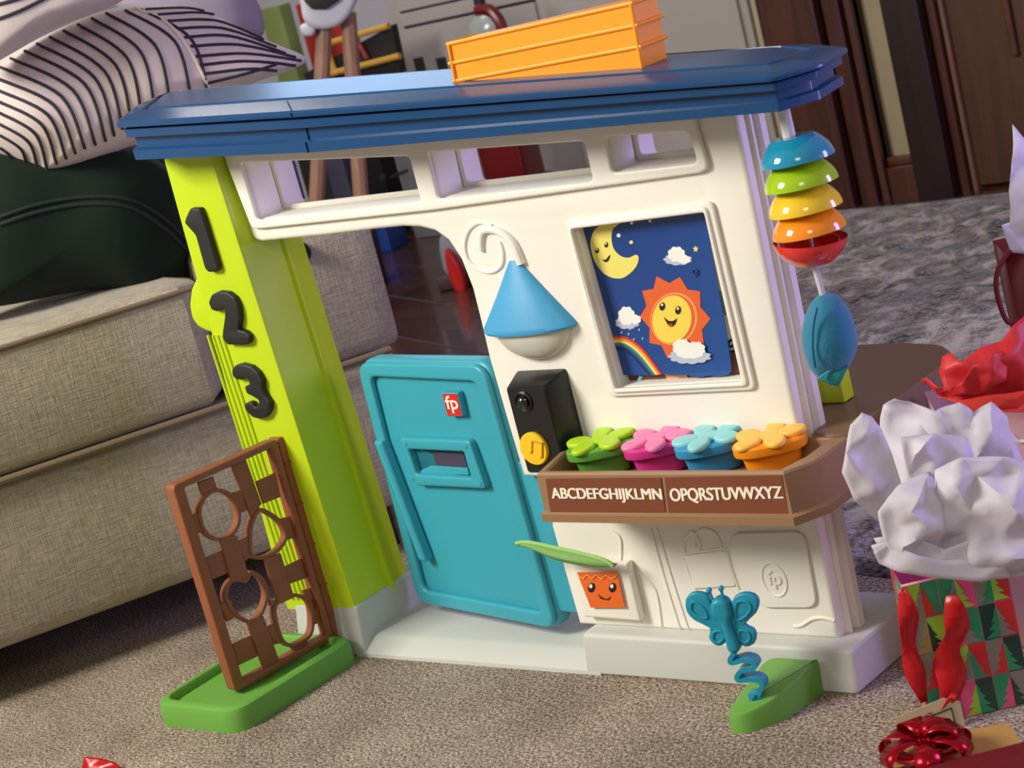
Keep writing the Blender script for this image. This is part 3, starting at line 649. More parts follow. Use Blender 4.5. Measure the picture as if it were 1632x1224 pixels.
# zigzag ribbon stem: thick strip swept along
zz = cat(bc_([(385, 735), (362, 770), (372, 790), (440, 775), (488, 790), (490, 820), (430, 830), (400, 860), (410, 885), (490, 880), (535, 905), (520, 950), (498, 985), (495, 1012)]), 4, False)
rs = []
for i, p in enumerate(zz):
    a = Vector(zz[max(i-1, 0)]); b = Vector(zz[min(i+1, len(zz)-1)]); t = (b-a).normalized(); n = Vector((-t.y, t.x))*.0032; p = Vector(p)
    rs.append([BF.w(*(p+n), .010), BF.w(*(p-n), .010), BF.w(*(p-n), -.012), BF.w(*(p+n), -.012)])
put('spring_stem', rings(rs), TEAL2, BFo, ang=50)
sq = bc_([(498, 1005)])[0]; put('stem_socket', box(BF, sq[0]-.008, sq[0]+.008, sq[1]-.012, sq[1]+.014, -.010, .010, .002), TEAL2, BFo)
# ---- poster in the window
def poster_mat():
    m = mat('night_sky_print', (20, 60, 120), .32, coat=.3); nt, b = nodes_of(m); tc = nt.nodes.new('ShaderNodeTexCoord')
    sp = nt.nodes.new('ShaderNodeSeparateXYZ'); nt.links.new(tc.outputs['Generated'], sp.inputs[0])
    a = nt.nodes.new('ShaderNodeMath'); a.operation = 'SUBTRACT'; nt.links.new(sp.outputs['X'], a.inputs[0]); nt.links.new(sp.outputs['Z'], a.inputs[1])
    r = ramp(nt, [(.1, (16, 26, 92)), (.38, (18, 58, 130)), (.6, (26, 98, 172)), (.9, (40, 120, 190))])
    mr = nt.nodes.new('ShaderNodeMapRange'); mr.inputs['From Min'].default_value = -1; mr.inputs['From Max'].default_value = 1
    nt.links.new(a.outputs[0], mr.inputs['Value']); nt.links.new(mr.outputs[0], r.inputs['Fac']); nt.links.new(r.outputs['Color'], b.inputs['Base Color']); return m
FP = VY(.018)
def c2(l): return [(880+x*.27778, 310+y*.27778) for x, y in l]
pst = c2([(155, 170), (150, 260), (185, 390), (240, 545), (300, 720), (345, 880), (380, 1035), (560, 1038), (640, 1030), (700, 1040), (770, 1035), (840, 1050), (900, 1040), (960, 1045), (1010, 1035), (1028, 1010), (1020, 930), (985, 720), (940, 480), (905, 300), (893, 80)])
pst = [FP.l(*p) for p in pst]
pst[0] = (pst[0][0], pst[0][1]+.02); pst[-1] = (pst[-1][0], pst[-1][1]+.02)
put('hanging_picture', plate(FP, pst, .0015, -.0015, 0), poster_mat(), ph, label='deep blue sky picture with moon, sun and rainbow'); PO = C.objects[-1]
cnt = [0]
def dec(name, l, m, z, conv=c2, sm=0):
    q = FP.L(conv(l)) if conv else FP.L(l)
    if sm: q = cat(q, sm)
    put(name, plate(FP, q, .0003, z, 0), m, PO)
MOON = pl('print_moon_yellow', (234, 222, 110), .5); OUTL = pl('print_outline_navy', (30, 30, 50), .5); SUNO = pl('print_sun_orange', (226, 98, 44), .5); SUNY = pl('print_sun_yellow', (240, 214, 84), .5); SUNR = pl('print_sun_ring', (250, 160, 84), .5); CLD = pl('print_cloud_grey', (186, 196, 216), .5)
moon = [(290, 172), (390, 160), (352, 195), (342, 250), (355, 310), (395, 352), (440, 362), (480, 345), (498, 362), (485, 410), (450, 450), (400, 480), (340, 475), (290, 445), (250, 390), (228, 330), (222, 270), (240, 210)]
dec('moon_print', moon, MOON, .0004, sm=3)
cx_, cy_ = 707, 705
sunp = []
tips = [(600, 468), (735, 472), (850, 555), (910, 712), (872, 862), (790, 930), (665, 940), (560, 850), (505, 700), (518, 552)]
for i, t in enumerate(tips):
    sunp.append(t); n_ = tips[(i+1) % len(tips)]; m_ = ((t[0]+n_[0])/2, (t[1]+n_[1])/2); sunp.append((m_[0]+(cx_-m_[0])*.16, m_[1]+(cy_-m_[1])*.16))
dec('sun_print', sunp, SUNO, .0004)
dec('sun_ring_print', E_(700, 712, 134, 152, .25, 36), SUNR, .0007); dec('sun_inner_print', E_(695, 712, 124, 142, .25, 36), SUNO, .0010); dec('sun_face_print', E_(690, 714, 112, 138, .2, 36), SUNY, .0013)
def face(e1, e2, mouth, ex, ey, z):
    for e in (e1, e2):
        dec('eye_print', E_(*e, ex, ey, .15, 20), INK, z); dec('eye_glint_print', E_(e[0]-ex*.05, e[1]-ey*.42, ex*.36, ey*.34, 0, 12), WHT, z+.0003)
    dec('mouth_print', mouth, INK, z, sm=2)
face((636, 640), (727, 662), [(645, 700), (670, 722), (700, 722), (720, 708), (712, 740), (690, 758), (668, 745)], 17, 24, .0016)
dec('tongue_print', E_(684, 746, 13, 9, 0, 12), REDS, .0020)
face((260, 321), (313, 288), [(288, 372), (310, 372), (335, 342), (328, 375), (310, 388)], 11, 16, .0007)
def puff(x, y, rx, ry, n, z, m):
    pts = [(x+rx*math.cos(t)*(.86+.14*abs(math.sin(t*n/2))), y+ry*math.sin(t)*(.86+.14*abs(math.sin(t*n/2)))) for t in [k*2*math.pi/(n*6) for k in range(n*6)]]
    dec('cloud_print', pts, m, z)
puff(722, 372, 84, 34, 9, .0004, CLD); puff(715, 342, 52, 46, 8, .0007, WHT); puff(760, 372, 38, 26, 6, .0008, WHT)
puff(432, 735, 72, 38, 8, .0004, CLD); puff(428, 695, 50, 56, 8, .0007, WHT); puff(480, 715, 34, 28, 6, .0008, WHT)
puff(796, 925, 126, 44, 11, .0030, CLD); puff(752, 872, 56, 50, 8, .0033, WHT); puff(832, 882, 56, 44, 8, .0034, WHT); puff(800, 910, 80, 28, 8, .0035, WHT)
for x, y, r in ((458, 162, 10), (563, 152, 9), (383, 234, 13), (207, 390, 10), (455, 273, 12)): dec('star_print', E_(x, y, r, r, 0, 5), WHT if x != 455 else MOON, .0005)
dec('star_print', [(825+(17 if k % 2 == 0 else 9)*math.sin(k*math.pi/5), 312-(20 if k % 2 == 0 else 10)*math.cos(k*math.pi/5)) for k in range(10)], MOON, .0005)
sw = [(822+r*math.cos(t), 446+r*1.1*math.sin(t)) for r, t in [(4+k*1.4, k*.55) for k in range(16)]]
put('swirl_print', tube([FP.w(*FP.l(*p), .0004) for p in c2(sw)], .0012), pl('print_swirl_blue', (14, 40, 100), .5), PO)
# rainbow bands
a_in = [(350, 880), (420, 885), (500, 930), (580, 1020)]
rb_cols = [(206, 56, 44), (240, 150, 50), (246, 220, 120), (50, 140, 110), (30, 80, 160), (24, 34, 84)]
def arc(off):
    pts = [(332+off*.12, 812+off), (420-off*.1, 815+off), (520-off*.55, 880+off*.85), (632-off*.95, 1030+off*.1)]
    return cat(pts, 5, False)
for i, c in enumerate(rb_cols):
    a = arc(i*13); b = arc((i+1)*13); dec('rainbow_print', a+b[::-1], pl('print_rainbow_%d' % i, c, .5), .0004+i*.00002)
for x, y in ((400, 790), (440, 800), (470, 830), (500, 775), (520, 825), (450, 770)): dec('raindrop_print', E_(x, y, 4, 8, .3, 8), CLD, .0005)
# printed page behind
FP2 = VY(.030)
put('back_page', plate(FP2, FP2.L([(1000, 500), (1150, 440), (1192, 608), (986, 620)]), .002, 0, 0), pl('page_brown_print', (120, 72, 54), .5), ph); BP = C.objects[-1]
put('page_drawing', plate(FP2, FP2.L([(1120, 330), (1150, 330), (1172, 560), (1120, 575)]), .0006, .002, 0), pl('page_white_print', (214, 216, 210), .5), BP)
put('page_drawing', plate(FP2, FP2.L([(1120, 440), (1160, 470), (1165, 500), (1120, 505)]), .0006, .003, 0), pl('page_green_print', (110, 150, 140), .5), BP)
put('page_swirl', tube([FP2.w(*FP2.l(1168+r*math.cos(t), 548+r*math.sin(t)), .003) for r, t in [(1+k*.8, k*.6) for k in range(18)]], .0018), INK, BP)
put('page_arc', tube([FP2.w(*FP2.l(*p), .003) for p in cat([(1000, 596), (1003, 606), (1012, 610), (1020, 606), (1024, 597)], 3, False)], .003), pl('page_arc_aqua', (150, 216, 220), .5), BP)
put('page_flame', plate(FP2, FP2.L([(1060, 590), (1080, 596), (1095, 594), (1100, 604), (1065, 604)]), .0006, .003, 0), pl('page_orange_print', (240, 160, 96), .5), BP)

# ------------------------------------------------------------------ flower pots in the tray
def hull(pts): return pts
def flower_pot(name, u, v, cb, cl, cf, lab, rot):
    c = U(u, v+4, 'Z', .378)
    o = thing(name, lab, 'toy pot', (c.x, c.y, .336), 'flower pots in the planter tray')
    mb = pl('pot_'+name+lab[:6], cb, .42); ml = pl('rim_'+lab[:6], cl, .42); mf = pl('petal_'+lab[:6], cf, .45)
    ca, sa = math.cos(.55), math.sin(.55)
    def outl(k):
        o_ = []
        for q in range(32):
            t = q*math.pi/16; a_ = .050*math.copysign(abs(math.cos(t))**.8, math.cos(t)); b_ = .031*math.copysign(abs(math.sin(t))**.8, math.sin(t)); o_.append((c.x+a_*ca-b_*sa, c.y+a_*sa+b_*ca))
        return o_
    put('pot_body', stack(outl(1), [(.015, .3365), (.013, .338), (.008, .365), (.008, .367)]), mb, o)
    put('pot_rim', stack(outl(1), [(.006, .3655), (-.001, .367), (-.002, .370), (-.002, .379), (.001, .3815), (.01, .382)]), ml, o)
    FF = Fr((c.x, c.y, .3835), (ca, sa, .03), (-sa, ca, 0.10))
    for k in range(5):
        t = k*2*math.pi/5+rot
        e = ell(.034*math.cos(t), .024*math.sin(t), .0205, .0155, 20, t)
        put('petal', plate(FF, e, .009, -.002, .0038, 3), mf, o)
    put('flower_centre', plate(FF, ell(0, 0, .018, .013, 20), .0085, -.0018, .0036, 3), mf, o)
    o.rotation_euler = (0, 0, 0)
pots = [('flower_pot', 957, 706, (84, 148, 52), (96, 170, 62), (176, 216, 36), 'green toy flower pot with a lime flower, leftmost in the tray', .2),
        ('flower_pot', 1049, 702, (206, 44, 134), (216, 56, 146), (242, 130, 184), 'magenta toy flower pot with a pink flower', .9),
        ('flower_pot', 1132, 700, (44, 136, 190), (56, 150, 202), (142, 214, 220), 'blue toy flower pot with a pale aqua flower', .5),
        ('flower_pot', 1226, 699, (244, 144, 14), (250, 152, 22), (252, 196, 84), 'orange toy flower pot with a light yellow flower', 1.2)]
for p in pots: flower_pot(*p)

# ------------------------------------------------------------------ hanging stacking toy at the roof's right end
ht = thing('hanging_dome_stack', 'five glossy rainbow domes strung on a white rod under the roof end', 'toy', (.36, -.06, .45))
YH = -.062
a = U(1246, 165, 'Y', YH); b = U(1258, 218, 'Y', YH)
put('rod', tube([a, b], .0085), pl('rod_white', (226, 222, 224), .4), ht)
def hue(n): return n
doms = [((1269, 243), 51, (28, 142, 178), 'blue dome'), ((1275, 282), 52, (160, 200, 20), 'lime dome'), ((1282, 322), 52, (240, 200, 44), 'yellow dome'), ((1288, 358), 51, (250, 146, 30), 'orange dome'), ((1294, 393), 52, (222, 52, 48), 'red dome')]
cord_pts = []
Rd = .0475
for (u, v), rpx, c, lb_ in doms:
    p = U(u, v, 'Y', YH); tilt = Vector((-.03, .02, 1)).normalized(); prof = []
    for k in range(9):
        t = k/8*1.12; prof.append((Rd*(1-.42*(k/8)**1.9), .031*(k/8)))
    red = lb_[0] == 'r'
    if red: prof = [(r, -h*.95) for r, h in prof]
    else: prof = prof
    hole = [(prof[-1][0]*.9, prof[-1][1])]
    inner = [(.012, prof[-1][1]), (.012, prof[-1][1]*.9)]+[(r*.93, h*.90) for r, h in prof[::-1]]
    base = p-Vector((0, 0, .010)) if not red else p+Vector((0, 0, .010))
    me = lathe(base, tilt, prof+inner, 40, 1, 1, cap0=False, cap1=False)
    if red: me = lathe(base, Vector((.10, .02, 1)), prof+inner, 40, cap0=False, cap1=False)
    put('dome', me, mat('gloss_'+lb_, c, .12, coat=.6), ht, label=lb_)
    cord_pts.append(p)
put('cord', tube([b, cord_pts[-1]-Vector((0, 0, .02)), U(1287, 424, 'Y', YH)], .003), pl('cord_grey', (196, 190, 196), .7), ht)
put('bead', lathe(U(1286, 423, 'Y', YH-.012), (0, 0, 1), [(.001, -.005), (.005, -.002), (.005, .003), (.001, .006)], 14), pl('bead_pink', (232, 170, 164), .4), ht)
# teal cloth pouch on a cord
hp_ = thing('hanging_pouch', 'teal blue stuffed cloth pouch hanging on a cord below the domes', 'plush toy', (.40, -.06, .36))
FPO = VY(YH, .45); FPO = Fr(U(1320, 540, 'Y', YH), (math.cos(.5), math.sin(.5), 0), (0, 0, 1))
def pouch_outline():
    return [FPO.l(*p) for p in [(1315, 466), (1335, 472), (1352, 492), (1363, 520), (1367, 550), (1358, 575), (1348, 592), (1335, 607), (1318, 604), (1300, 598), (1287, 580), (1279, 552), (1279, 520), (1288, 490), (1302, 472)]]
po_ = cat(pouch_outline(), 4); cxp = sum(p[0] for p in po_)/len(po_); cyp = sum(p[1] for p in po_)/len(po_)
rs = []
for k in range(-8, 9):
    a_ = k/8*math.pi/2; s = max(.02, math.cos(a_)); t = math.sin(a_)
    rs.append([FPO.w(cxp+(x-cxp)*s, cyp+(y-cyp)*s, t*.034+.003*noise.noise(Vector(((cxp+(x-cxp)*s)*35, (cyp+(y-cyp)*s)*35, t)))) for x, y in po_])
CL = mat('teal_cloth', (20, 116, 150), .75, bump=.4, bscale=300, sheen=.3, var=.12, vscale=20)
put('pouch_body', rings(rs), CL, hp_, ang=180)
put('pouch_seam', tube([FPO.w(*FPO.l(*p), .0335) for p in cat([(1303, 480), (1297, 510), (1296, 545), (1300, 575)], 4, False)], .0014), pl('pouch_stitch', (14, 80, 116), .8), hp_)
put('pouch_fold', tube([FPO.w(*FPO.l(*p), .030-.004*i) for i, p in enumerate(cat([(1305, 594), (1325, 582), (1345, 570), (1362, 560)], 2, False))], .002), pl('pouch_edge', (60, 160, 180), .8), hp_)
put('pouch_tip', plate(FPO, [FPO.l(*p) for p in ((1304, 596), (1330, 584), (1352, 576), (1342, 600), (1336, 609), (1320, 606))], .012, .012, .005), pl('pouch_lining', (30, 130, 134), .8), hp_)
put('pouch_cord', tube([U(1297, 419, 'Y', YH), U(1303, 440, 'Y', YH), U(1311, 470, 'Y', YH)], .0042), mat('cord_white', (206, 200, 206), .8, bump=.5, bscale=500), hp_)
# lime block on the side table
lbk = U(1318, 645, 'Z', ZT)
FLB = Fr(U(1320, 643, 'Z', ZT+.001), (1, 0, 0), (0, 0, 1)); q0 = FLB.l(1296, 642); q1 = FLB.l(1346, 640)
put('toy_block', box(FLB, q0[0], q1[0], 0, .075, -.03, 0, .003), LIME, label='lime green block standing on the brown side table', cat='toy block')

# ------------------------------------------------------------------ orange crate upside down on the roof
zr = lambda x: rz(x, 1.215)
FCR = Fr((0, 0, 0), (1, 0, 0), (0, 0, 1))
cr = thing('toy_crate', 'orange plastic toy crate with ribbed sides lying on the blue roof', 'crate', (0, -.02, .925))
# frame: long axis follows the roof, slightly turned
p0 = U(728, 142, 'Y', -.045); p1 = U(1026, 121, 'Y', -.045)
ex = (p1-p0).normalized(); CF = Fr(p0, ex, (0, 0, 1)); CF = Fr(p0, ex, CF.z.cross(ex)*1)
L4 = CF.L([(728, 142), (1026, 121), (1005, 2), (714, 70)])
ridge = CF.L([(1005, 2), (714, 70)])
def cring(k, dep, ins=0):
    a, b, c_, d = [Vector(q) for q in L4]; l = [a.lerp(d, k), b.lerp(c_, k)]; return l
dp = .062
def crate():
    a, b, c_, d = L4; fr = [(a[0], a[1]), (b[0], b[1]), (c_[0], c_[1]), (d[0], d[1])]
    F_ = rnd(fr, .004, 3); Bk = rnd([(x, y) for x, y in fr], .004, 3)
    return rings([[CF.w(x, y, 0) for x, y in inset(F_, .002)], [CF.w(x, y, -.002) for x, y in F_], [CF.w(x, y, -dp+.002) for x, y in F_], [CF.w(x, y, -dp) for x, y in inset(F_, .002)]])
put('crate_shell', crate(), ORANGE, cr)
def ribline(lu, lv, ru, rv, r=.0028):
    a = CF.l(lu, lv); b = CF.l(ru, rv)
    pts = [CF.w(a[0]-.001, a[1], -dp), CF.w(a[0]-.001, a[1], .001), CF.w(b[0]+.001, b[1], .001), CF.w(b[0]+.001, b[1], -dp)]
    return tube(pts, r)
put('crate_rib', ribline(715, 70, 1006, 5), ORANGE, cr); put('crate_rib', ribline(718, 101, 1014, 40), ORANGE, cr); put('crate_rib', ribline(725, 129, 1020, 74), ORANGE, cr)
put('crate_post', tube([CF.w(*CF.l(1006, 5), .001), CF.w(*CF.l(1026, 120), .001)], .0028), ORANGE, cr); put('crate_post', tube([CF.w(*CF.l(716, 72), .001), CF.w(*CF.l(729, 141), .001)], .0028), ORANGE, cr)

# ------------------------------------------------------------------ sofa
SN = Vector((.880, -.475, 0)).normalized(); SD = Vector((.475, .880, 0)).normalized()
SO = Vector((-1.263, -.150, 0))
SF = Fr(SO, SD, (0, 0, 1))
def weave(name, c1, c2, sc=140):
    m = mat(name, c1, .9, spec=.15, sheen=.2); nt, b = nodes_of(m); tc = nt.nodes.new('ShaderNodeTexCoord')
    outs = []
    for s in ((1, 1, 9), (9, 9, 1)):
        mp = nt.nodes.new('ShaderNodeMapping'); mp.inputs['Scale'].default_value = s
        n = nt.nodes.new('ShaderNodeTexNoise'); n.inputs['Scale'].default_value = sc/4; n.inputs['Detail'].default_value = 3
        nt.links.new(tc.outputs['Object'], mp.inputs['Vector']); nt.links.new(mp.outputs['Vector'], n.inputs['Vector']); outs.append(n)
    ad = nt.nodes.new('ShaderNodeMath'); ad.operation = 'ADD'; nt.links.new(outs[0].outputs['Fac'], ad.inputs[0]); nt.links.new(outs[1].outputs['Fac'], ad.inputs[1])
    mr = nt.nodes.new('ShaderNodeMapRange'); mr.inputs['From Min'].default_value = .7; mr.inputs['From Max'].default_value = 1.3; nt.links.new(ad.outputs[0], mr.inputs['Value'])
    r = ramp(nt, [(0, c1), (1, c2)]); nt.links.new(mr.outputs[0], r.inputs['Fac']); nt.links.new(r.outputs['Color'], b.inputs['Base Color'])
    bp = nt.nodes.new('ShaderNodeBump'); bp.inputs['Strength'].default_value = .35; bp.inputs['Distance'].default_value = .003; nt.links.new(mr.outputs[0], bp.inputs['Height']); nt.links.new(bp.outputs['Normal'], b.inputs['Normal']); return m
SOFA = weave('oatmeal_sofa_fabric', (146, 137, 118), (182, 172, 152)); PIPE = mat('sofa_piping', (120, 104, 84), .9)
so = thing('sofa', 'oatmeal beige fabric sofa with piped cushions at the left', 'sofa', (SO.x, SO.y, 0))
def sl_(u, v): return SF.l(u, v)
s_arm0 = sl_(480, 500)[0]; s_end = sl_(628, 490)[0]
zs = SF.l(220, 705)[1]   # seam
zs = .405
def cushion(x0, x1, z0, z1, d0, d1, bul=.03, n=18, nm='cushion'):
    """soft block, bulging on its front: x along the sofa, d towards the back"""
    bm = bmesh.new()
    def f(s, t):
        a = t*2*math.pi
        return None
    rs = []
    N = 40
    for i in range(N+1):
        s = i/N; xx = x0+(x1-x0)*s; e = min(s, 1-s)*(x1-x0); k = min(1, e/.05); k = math.sqrt(max(0, 1-(1-k)**2)); row = []
        cz = (z0+z1)/2; hz = (z1-z0)/2; cd_ = (d0+d1)/2; hd = (d1-d0)/2
        for j in range(32):
            t = j/32*2*math.pi; ct, st_ = math.cos(t), math.sin(t); pw_ = .2
            px_ = math.copysign(abs(ct)**pw_, ct); pz_ = math.copysign(abs(st_)**pw_, st_)
            sh_ = .97+.03*k
            if i in (0, N): sh_ = .86
            row.append(SF.w(xx, cz+pz_*hz*sh_, -(cd_-px_*hd*sh_)+bul*.0))
        rs.append(row)
    return rings(rs)
put('sofa_base', cushion(-1.6, s_end, .09, .412, .010, .95), SOFA, so)
zst = .655
put('seat_cushion', cushion(-1.6, s_arm0-.16, .405, zst, -.012, .90), SOFA, so)
put('sofa_arm', cushion(s_arm0-.15, s_end+.005, .40, .685, .0, .92), SOFA, so)
for zz_, dd in ((.408, .012), ): 
    put('piping', tube([SF.w(-1.6, zz_, .004), SF.w(s_end-.03, zz_, .004)], .007), PIPE, so)
put('piping', tube([SF.w(-1.6, zst-.018, .010), SF.w(s_arm0-.19, zst-.018, .010)], .005), PIPE, so)
for xx in (-1.2, .55): put('sofa_foot', box(SF, xx, xx+.06, 0, .095, -.16, -.10, .004), DARKW, so)
put('sofa_back', cushion(-1.6, s_end, .3, .95, .80, 1.05), SOFA, so)
# pillows
def pillow_pts(fr, pts, dep, n=14, z0=0, pinch=.6, seed=0):
    o = cat([fr.l(*p) for p in pts], 5); cx = sum(p[0] for p in o)/len(o); cy = sum(p[1] for p in o)/len(o); rs = []
    for k in range(-n, n+1):
        q = abs(k)/n; s = max(.01, 1-q); hz = (1-s**2.6)**.62
        rs.append([fr.w(cx+(x-cx)*s, cy+(y-cy)*s, z0+dep*.5*math.copysign(hz, k)*(1+.16*noise.noise(Vector(((cx+(x-cx)*s)*7+seed, (cy+(y-cy)*s)*7, k*.01))))) for x, y in o])
    return rings(rs)
VELV = mat('dark_green_velvet', (20, 36, 24), .85, spec=.15, sheen=.06, var=.5, vscale=6, bump=.6, bscale=14)
PF = VD(140, 370, 3.66, .95)
put('velvet_pillow', pillow_pts(PF, [(-90, 300), (-40, 240), (60, 232), (180, 232), (262, 262), (300, 330), (314, 400), (296, 462), (250, 474), (150, 462), (0, 488), (-90, 490)], .22), VELV, label='dark green velvet pillow leaning on the sofa seat', cat='pillow', ang=180)
o_ = C.objects[-1]
def drape2(ob_, pts, lift=.001):
    from mathutils.bvhtree import BVHTree
    off = wloc(ob_); t_ = BVHTree.FromPolygons([v.co+off for v in ob_.data.vertices], [tuple(p.vertices) for p in ob_.data.polygons]); out = []
    for u, v in pts:
        r = ray(u, v).normalized(); h = t_.ray_cast(CAM, r)
        if h[0] is not None: out.append(h[0]+h[1]*lift*(1 if h[1].dot(r) < 0 else -1))
    return out
for pts in ([(0, 358), (60, 338), (140, 325), (210, 332), (262, 365), (300, 402)], [(0, 346), (60, 326), (140, 314), (210, 320), (262, 350), (298, 385)]):
    q = cat(pts, 4, False); put('pillow_piping', tube(drape2(o_, q), .004), mat('velvet_piping', (16, 30, 24), .8), o_)
PF2 = VD(60, 250, 3.95, .95)
put('velvet_pillow', pillow_pts(PF2, [(-60, 250), (60, 225), (200, 228), (280, 255), (330, 330), (360, 400), (300, 440), (0, 440), (-80, 350)], .12, seed=4), VELV, label='second dark green velvet pillow, behind the one on the sofa seat', cat='pillow', ang=180)
put('bolster_cushion', pillow_pts(VD(478, 400, 3.64, .95), [(462, 384), (480, 382), (494, 395), (494, 410), (484, 420), (466, 415)], .08), VELV, label='corner of a dark green cushion showing right of the lime post', cat='cushion')
def stripe_mat(name, p, n_, sp, width, bg=(226, 210, 200), fg=(44, 42, 52), curve=0):
    m = mat(name, bg, .85, sheen=.2); nt, b = nodes_of(m); tc = nt.nodes.new('ShaderNodeTexCoord')
    vd = nt.nodes.new('ShaderNodeVectorMath'); vd.operation = 'DOT_PRODUCT'; vd.inputs[1].default_value = n_
    nt.links.new(tc.outputs['Object'], vd.inputs[0])
    ml = nt.nodes.new('ShaderNodeMath'); ml.operation = 'MULTIPLY'; ml.inputs[1].default_value = 1/sp; nt.links.new(vd.outputs['Value'], ml.inputs[0])
    fr_ = nt.nodes.new('ShaderNodeMath'); fr_.operation = 'FRACT'; nt.links.new(ml.outputs[0], fr_.inputs[0])
    lt_ = nt.nodes.new('ShaderNodeMath'); lt_.operation = 'LESS_THAN'; lt_.inputs[1].default_value = width; nt.links.new(fr_.outputs[0], lt_.inputs[0])
    mx = nt.nodes.new('ShaderNodeMix'); mx.data_type = 'RGBA'; mx.inputs['A'].default_value = sr(bg); mx.inputs['B'].default_value = sr(fg)
    nt.links.new(lt_.outputs[0], mx.inputs['Factor']); nt.links.new(mx.outputs['Result'], b.inputs['Base Color']); return m
# striped pillow: a warped sheet carrying raised cords would be heavy, so woven stripes in the material
SFr = VD(240, 150, 3.62, .9)
PLN = mat('plain_pillow_cotton', (214, 200, 196), .85, sheen=.2, bump=.3, bscale=30)
outl_ = [(-60, 130), (0, 96), (80, 52), (170, 16), (250, 8), (330, 20), (420, 62), (488, 92), (462, 112), (400, 134), (330, 170), (250, 215), (150, 255), (70, 280), (40, 268), (-60, 215)]
put('striped_pillow', pillow_pts(SFr, outl_, .26, seed=2), PLN, label='cream pillow with thin dark stripes lying above the velvet pillow', cat='pillow', ang=180); SP = C.objects[-1]
# the stripes follow the bulging front as woven bands
def surf(u, v, lift):
    """point on the front of the pillow under picture point u, v"""
    o = [SFr.l(*p) for p in outl_]; cx = sum(p[0] for p in o)/len(o); cy = sum(p[1] for p in o)/len(o)
    return lift
bpy.context.view_layer.update()
from mathutils.bvhtree import BVHTree
def bvh(o):
    me = o.data; off = wloc(o); return BVHTree.FromPolygons([v.co+off for v in me.vertices], [tuple(p.vertices) for p in me.polygons])
T_ = bvh(SP)
def drape(pts, lift=.0012):
    out = []; 
    for u, v in pts:
        r = ray(u, v).normalized(); h = T_.ray_cast(CAM, r)
        if h[0] is not None: out.append((h[0]+h[1]*lift*(1 if h[1].dot(r) < 0 else -1)))
        elif len(out) > 1: break
    return out
STR = mat('charcoal_stripe', (48, 44, 56), .85)
def fan(i, n, seg0, seg1, seg2):
    t = i/(n-1); L3 = lambda a, b: (a[0]+(b[0]-a[0])*t, a[1]+(b[1]-a[1])*t); return L3
nst = 19
tops = cat([(0, 250), (0, 215), (0, 180), (0, 145), (0, 108), (40, 82), (80, 60), (125, 40), (170, 22), (225, 16)], 2, False)
bots = cat([(0, 262), (45, 280), (75, 268), (105, 252), (135, 236), (168, 224), (195, 205), (225, 178), (270, 155), (330, 140)], 2, False)
for i in range(len(tops)):
    a, b = Vector(tops[i]), Vector(bots[i]); m_ = (a+b)/2+Vector(((b-a).length*.16, -(b-a).length*.10))
    q = drape(cat([tuple(a), tuple(m_), tuple(b)], 8, False))
    if len(q) > 3: put('stripe', tube(q, .0030, res=1), STR, SP)
st2 = [((232, 16), (300, 14), (350, 26)), ((252, 24), (330, 22), (392, 44)), ((268, 34), (345, 34), (420, 64)), ((282, 46), (355, 46), (440, 76)), ((294, 60), (365, 58), (455, 86)), ((304, 74), (380, 72), (470, 92)), ((312, 90), (390, 86), (478, 97)), ((318, 104), (390, 98), (470, 104)), ((324, 118), (395, 110), (440, 112)), ((330, 132), (380, 120), (440, 103))]
for s3 in st2:
    q = drape(cat(list(s3), 7, False))
    if len(q) > 3: put('stripe', tube(q, .0030, res=1), STR, SP)
q = drape(cat([(215, 14), (262, 34), (296, 72), (318, 110), (334, 142)], 6, False)); put('pillow_seam', tube(q, .003), mat('pale_seam', (236, 222, 210), .8), SP)
TPf = VD(60, 30, 3.42, .9)
put('corner_pillow', pillow_pts(TPf, [(-60, -60), (60, -70), (190, -50), (205, -8), (150, 22), (90, 42), (30, 74), (-60, 110)], .20, seed=8), mat('pale_cotton_pillow', (196, 184, 182), .85, sheen=.2, bump=.4, bscale=30), label='pale pillow with two dark lines at the top left corner', cat='pillow', ang=180)
cpl = C.objects[-1]; T_ = bvh(cpl)
for ln_ in ([(-20, 12), (30, -2), (60, -14)], [(-20, 36), (30, 18), (90, -12)]):
    q = drape(cat(ln_, 6, False))
    if len(q) > 3: put('stripe', tube(q, .003), STR, cpl)
put('grey_throw_pillow', pillow_pts(VD(330, 30, 4.05, .85), [(180, 0), (240, -40), (340, -40), (400, -10), (420, 30), (410, 62), (330, 50), (230, 30)], .14, seed=5), mat('lilac_grey_cotton', (150, 140, 156), .85), label='grey lilac pillow behind the striped pillow', cat='pillow', ang=180)

# ------------------------------------------------------------------ things in the far room
BW = VY(3.32)
CAB = mat('white_painted_cabinet', (168, 162, 158), .55)
cabx0 = BW.l(640, 130)[0]+.02; cabx1 = BW.l(1222, 150)[0]
cb = thing('white_cabinet', 'large white panelled cabinet in the far room', 'cabinet', ((cabx0+cabx1)/2, 3.4, 0))
put('cabinet_body', box(BW, cabx0, cabx1, 0.012, 1.45, -.35, 0, .006), CAB, cb)
xs_ = [BW.l(u, 120)[0] for u in (640, 658, 870, 905, 1190, 1222)]
def cpanel(u0, v0, u1, v1, z0=.0, z1=.012, m=CAB, nm='cabinet_panel'):
    a = BW.l(u0, v0); b = BW.l(u1, v1); put(nm, box(BW, min(a[0], b[0]), max(a[0], b[0]), min(a[1], b[1]), max(a[1], b[1]), z0, z1, .003, 1), m, cb)
LINE = mat('cabinet_gap_dark', (44, 40, 38), .8)
zA = BW.l(640, 22)[1]; zB = BW.l(640, 46)[1]
x660 = BW.l(660, 100)[0]; x860 = BW.l(868, 60)[0]; x900 = BW.l(890, 60)[0]
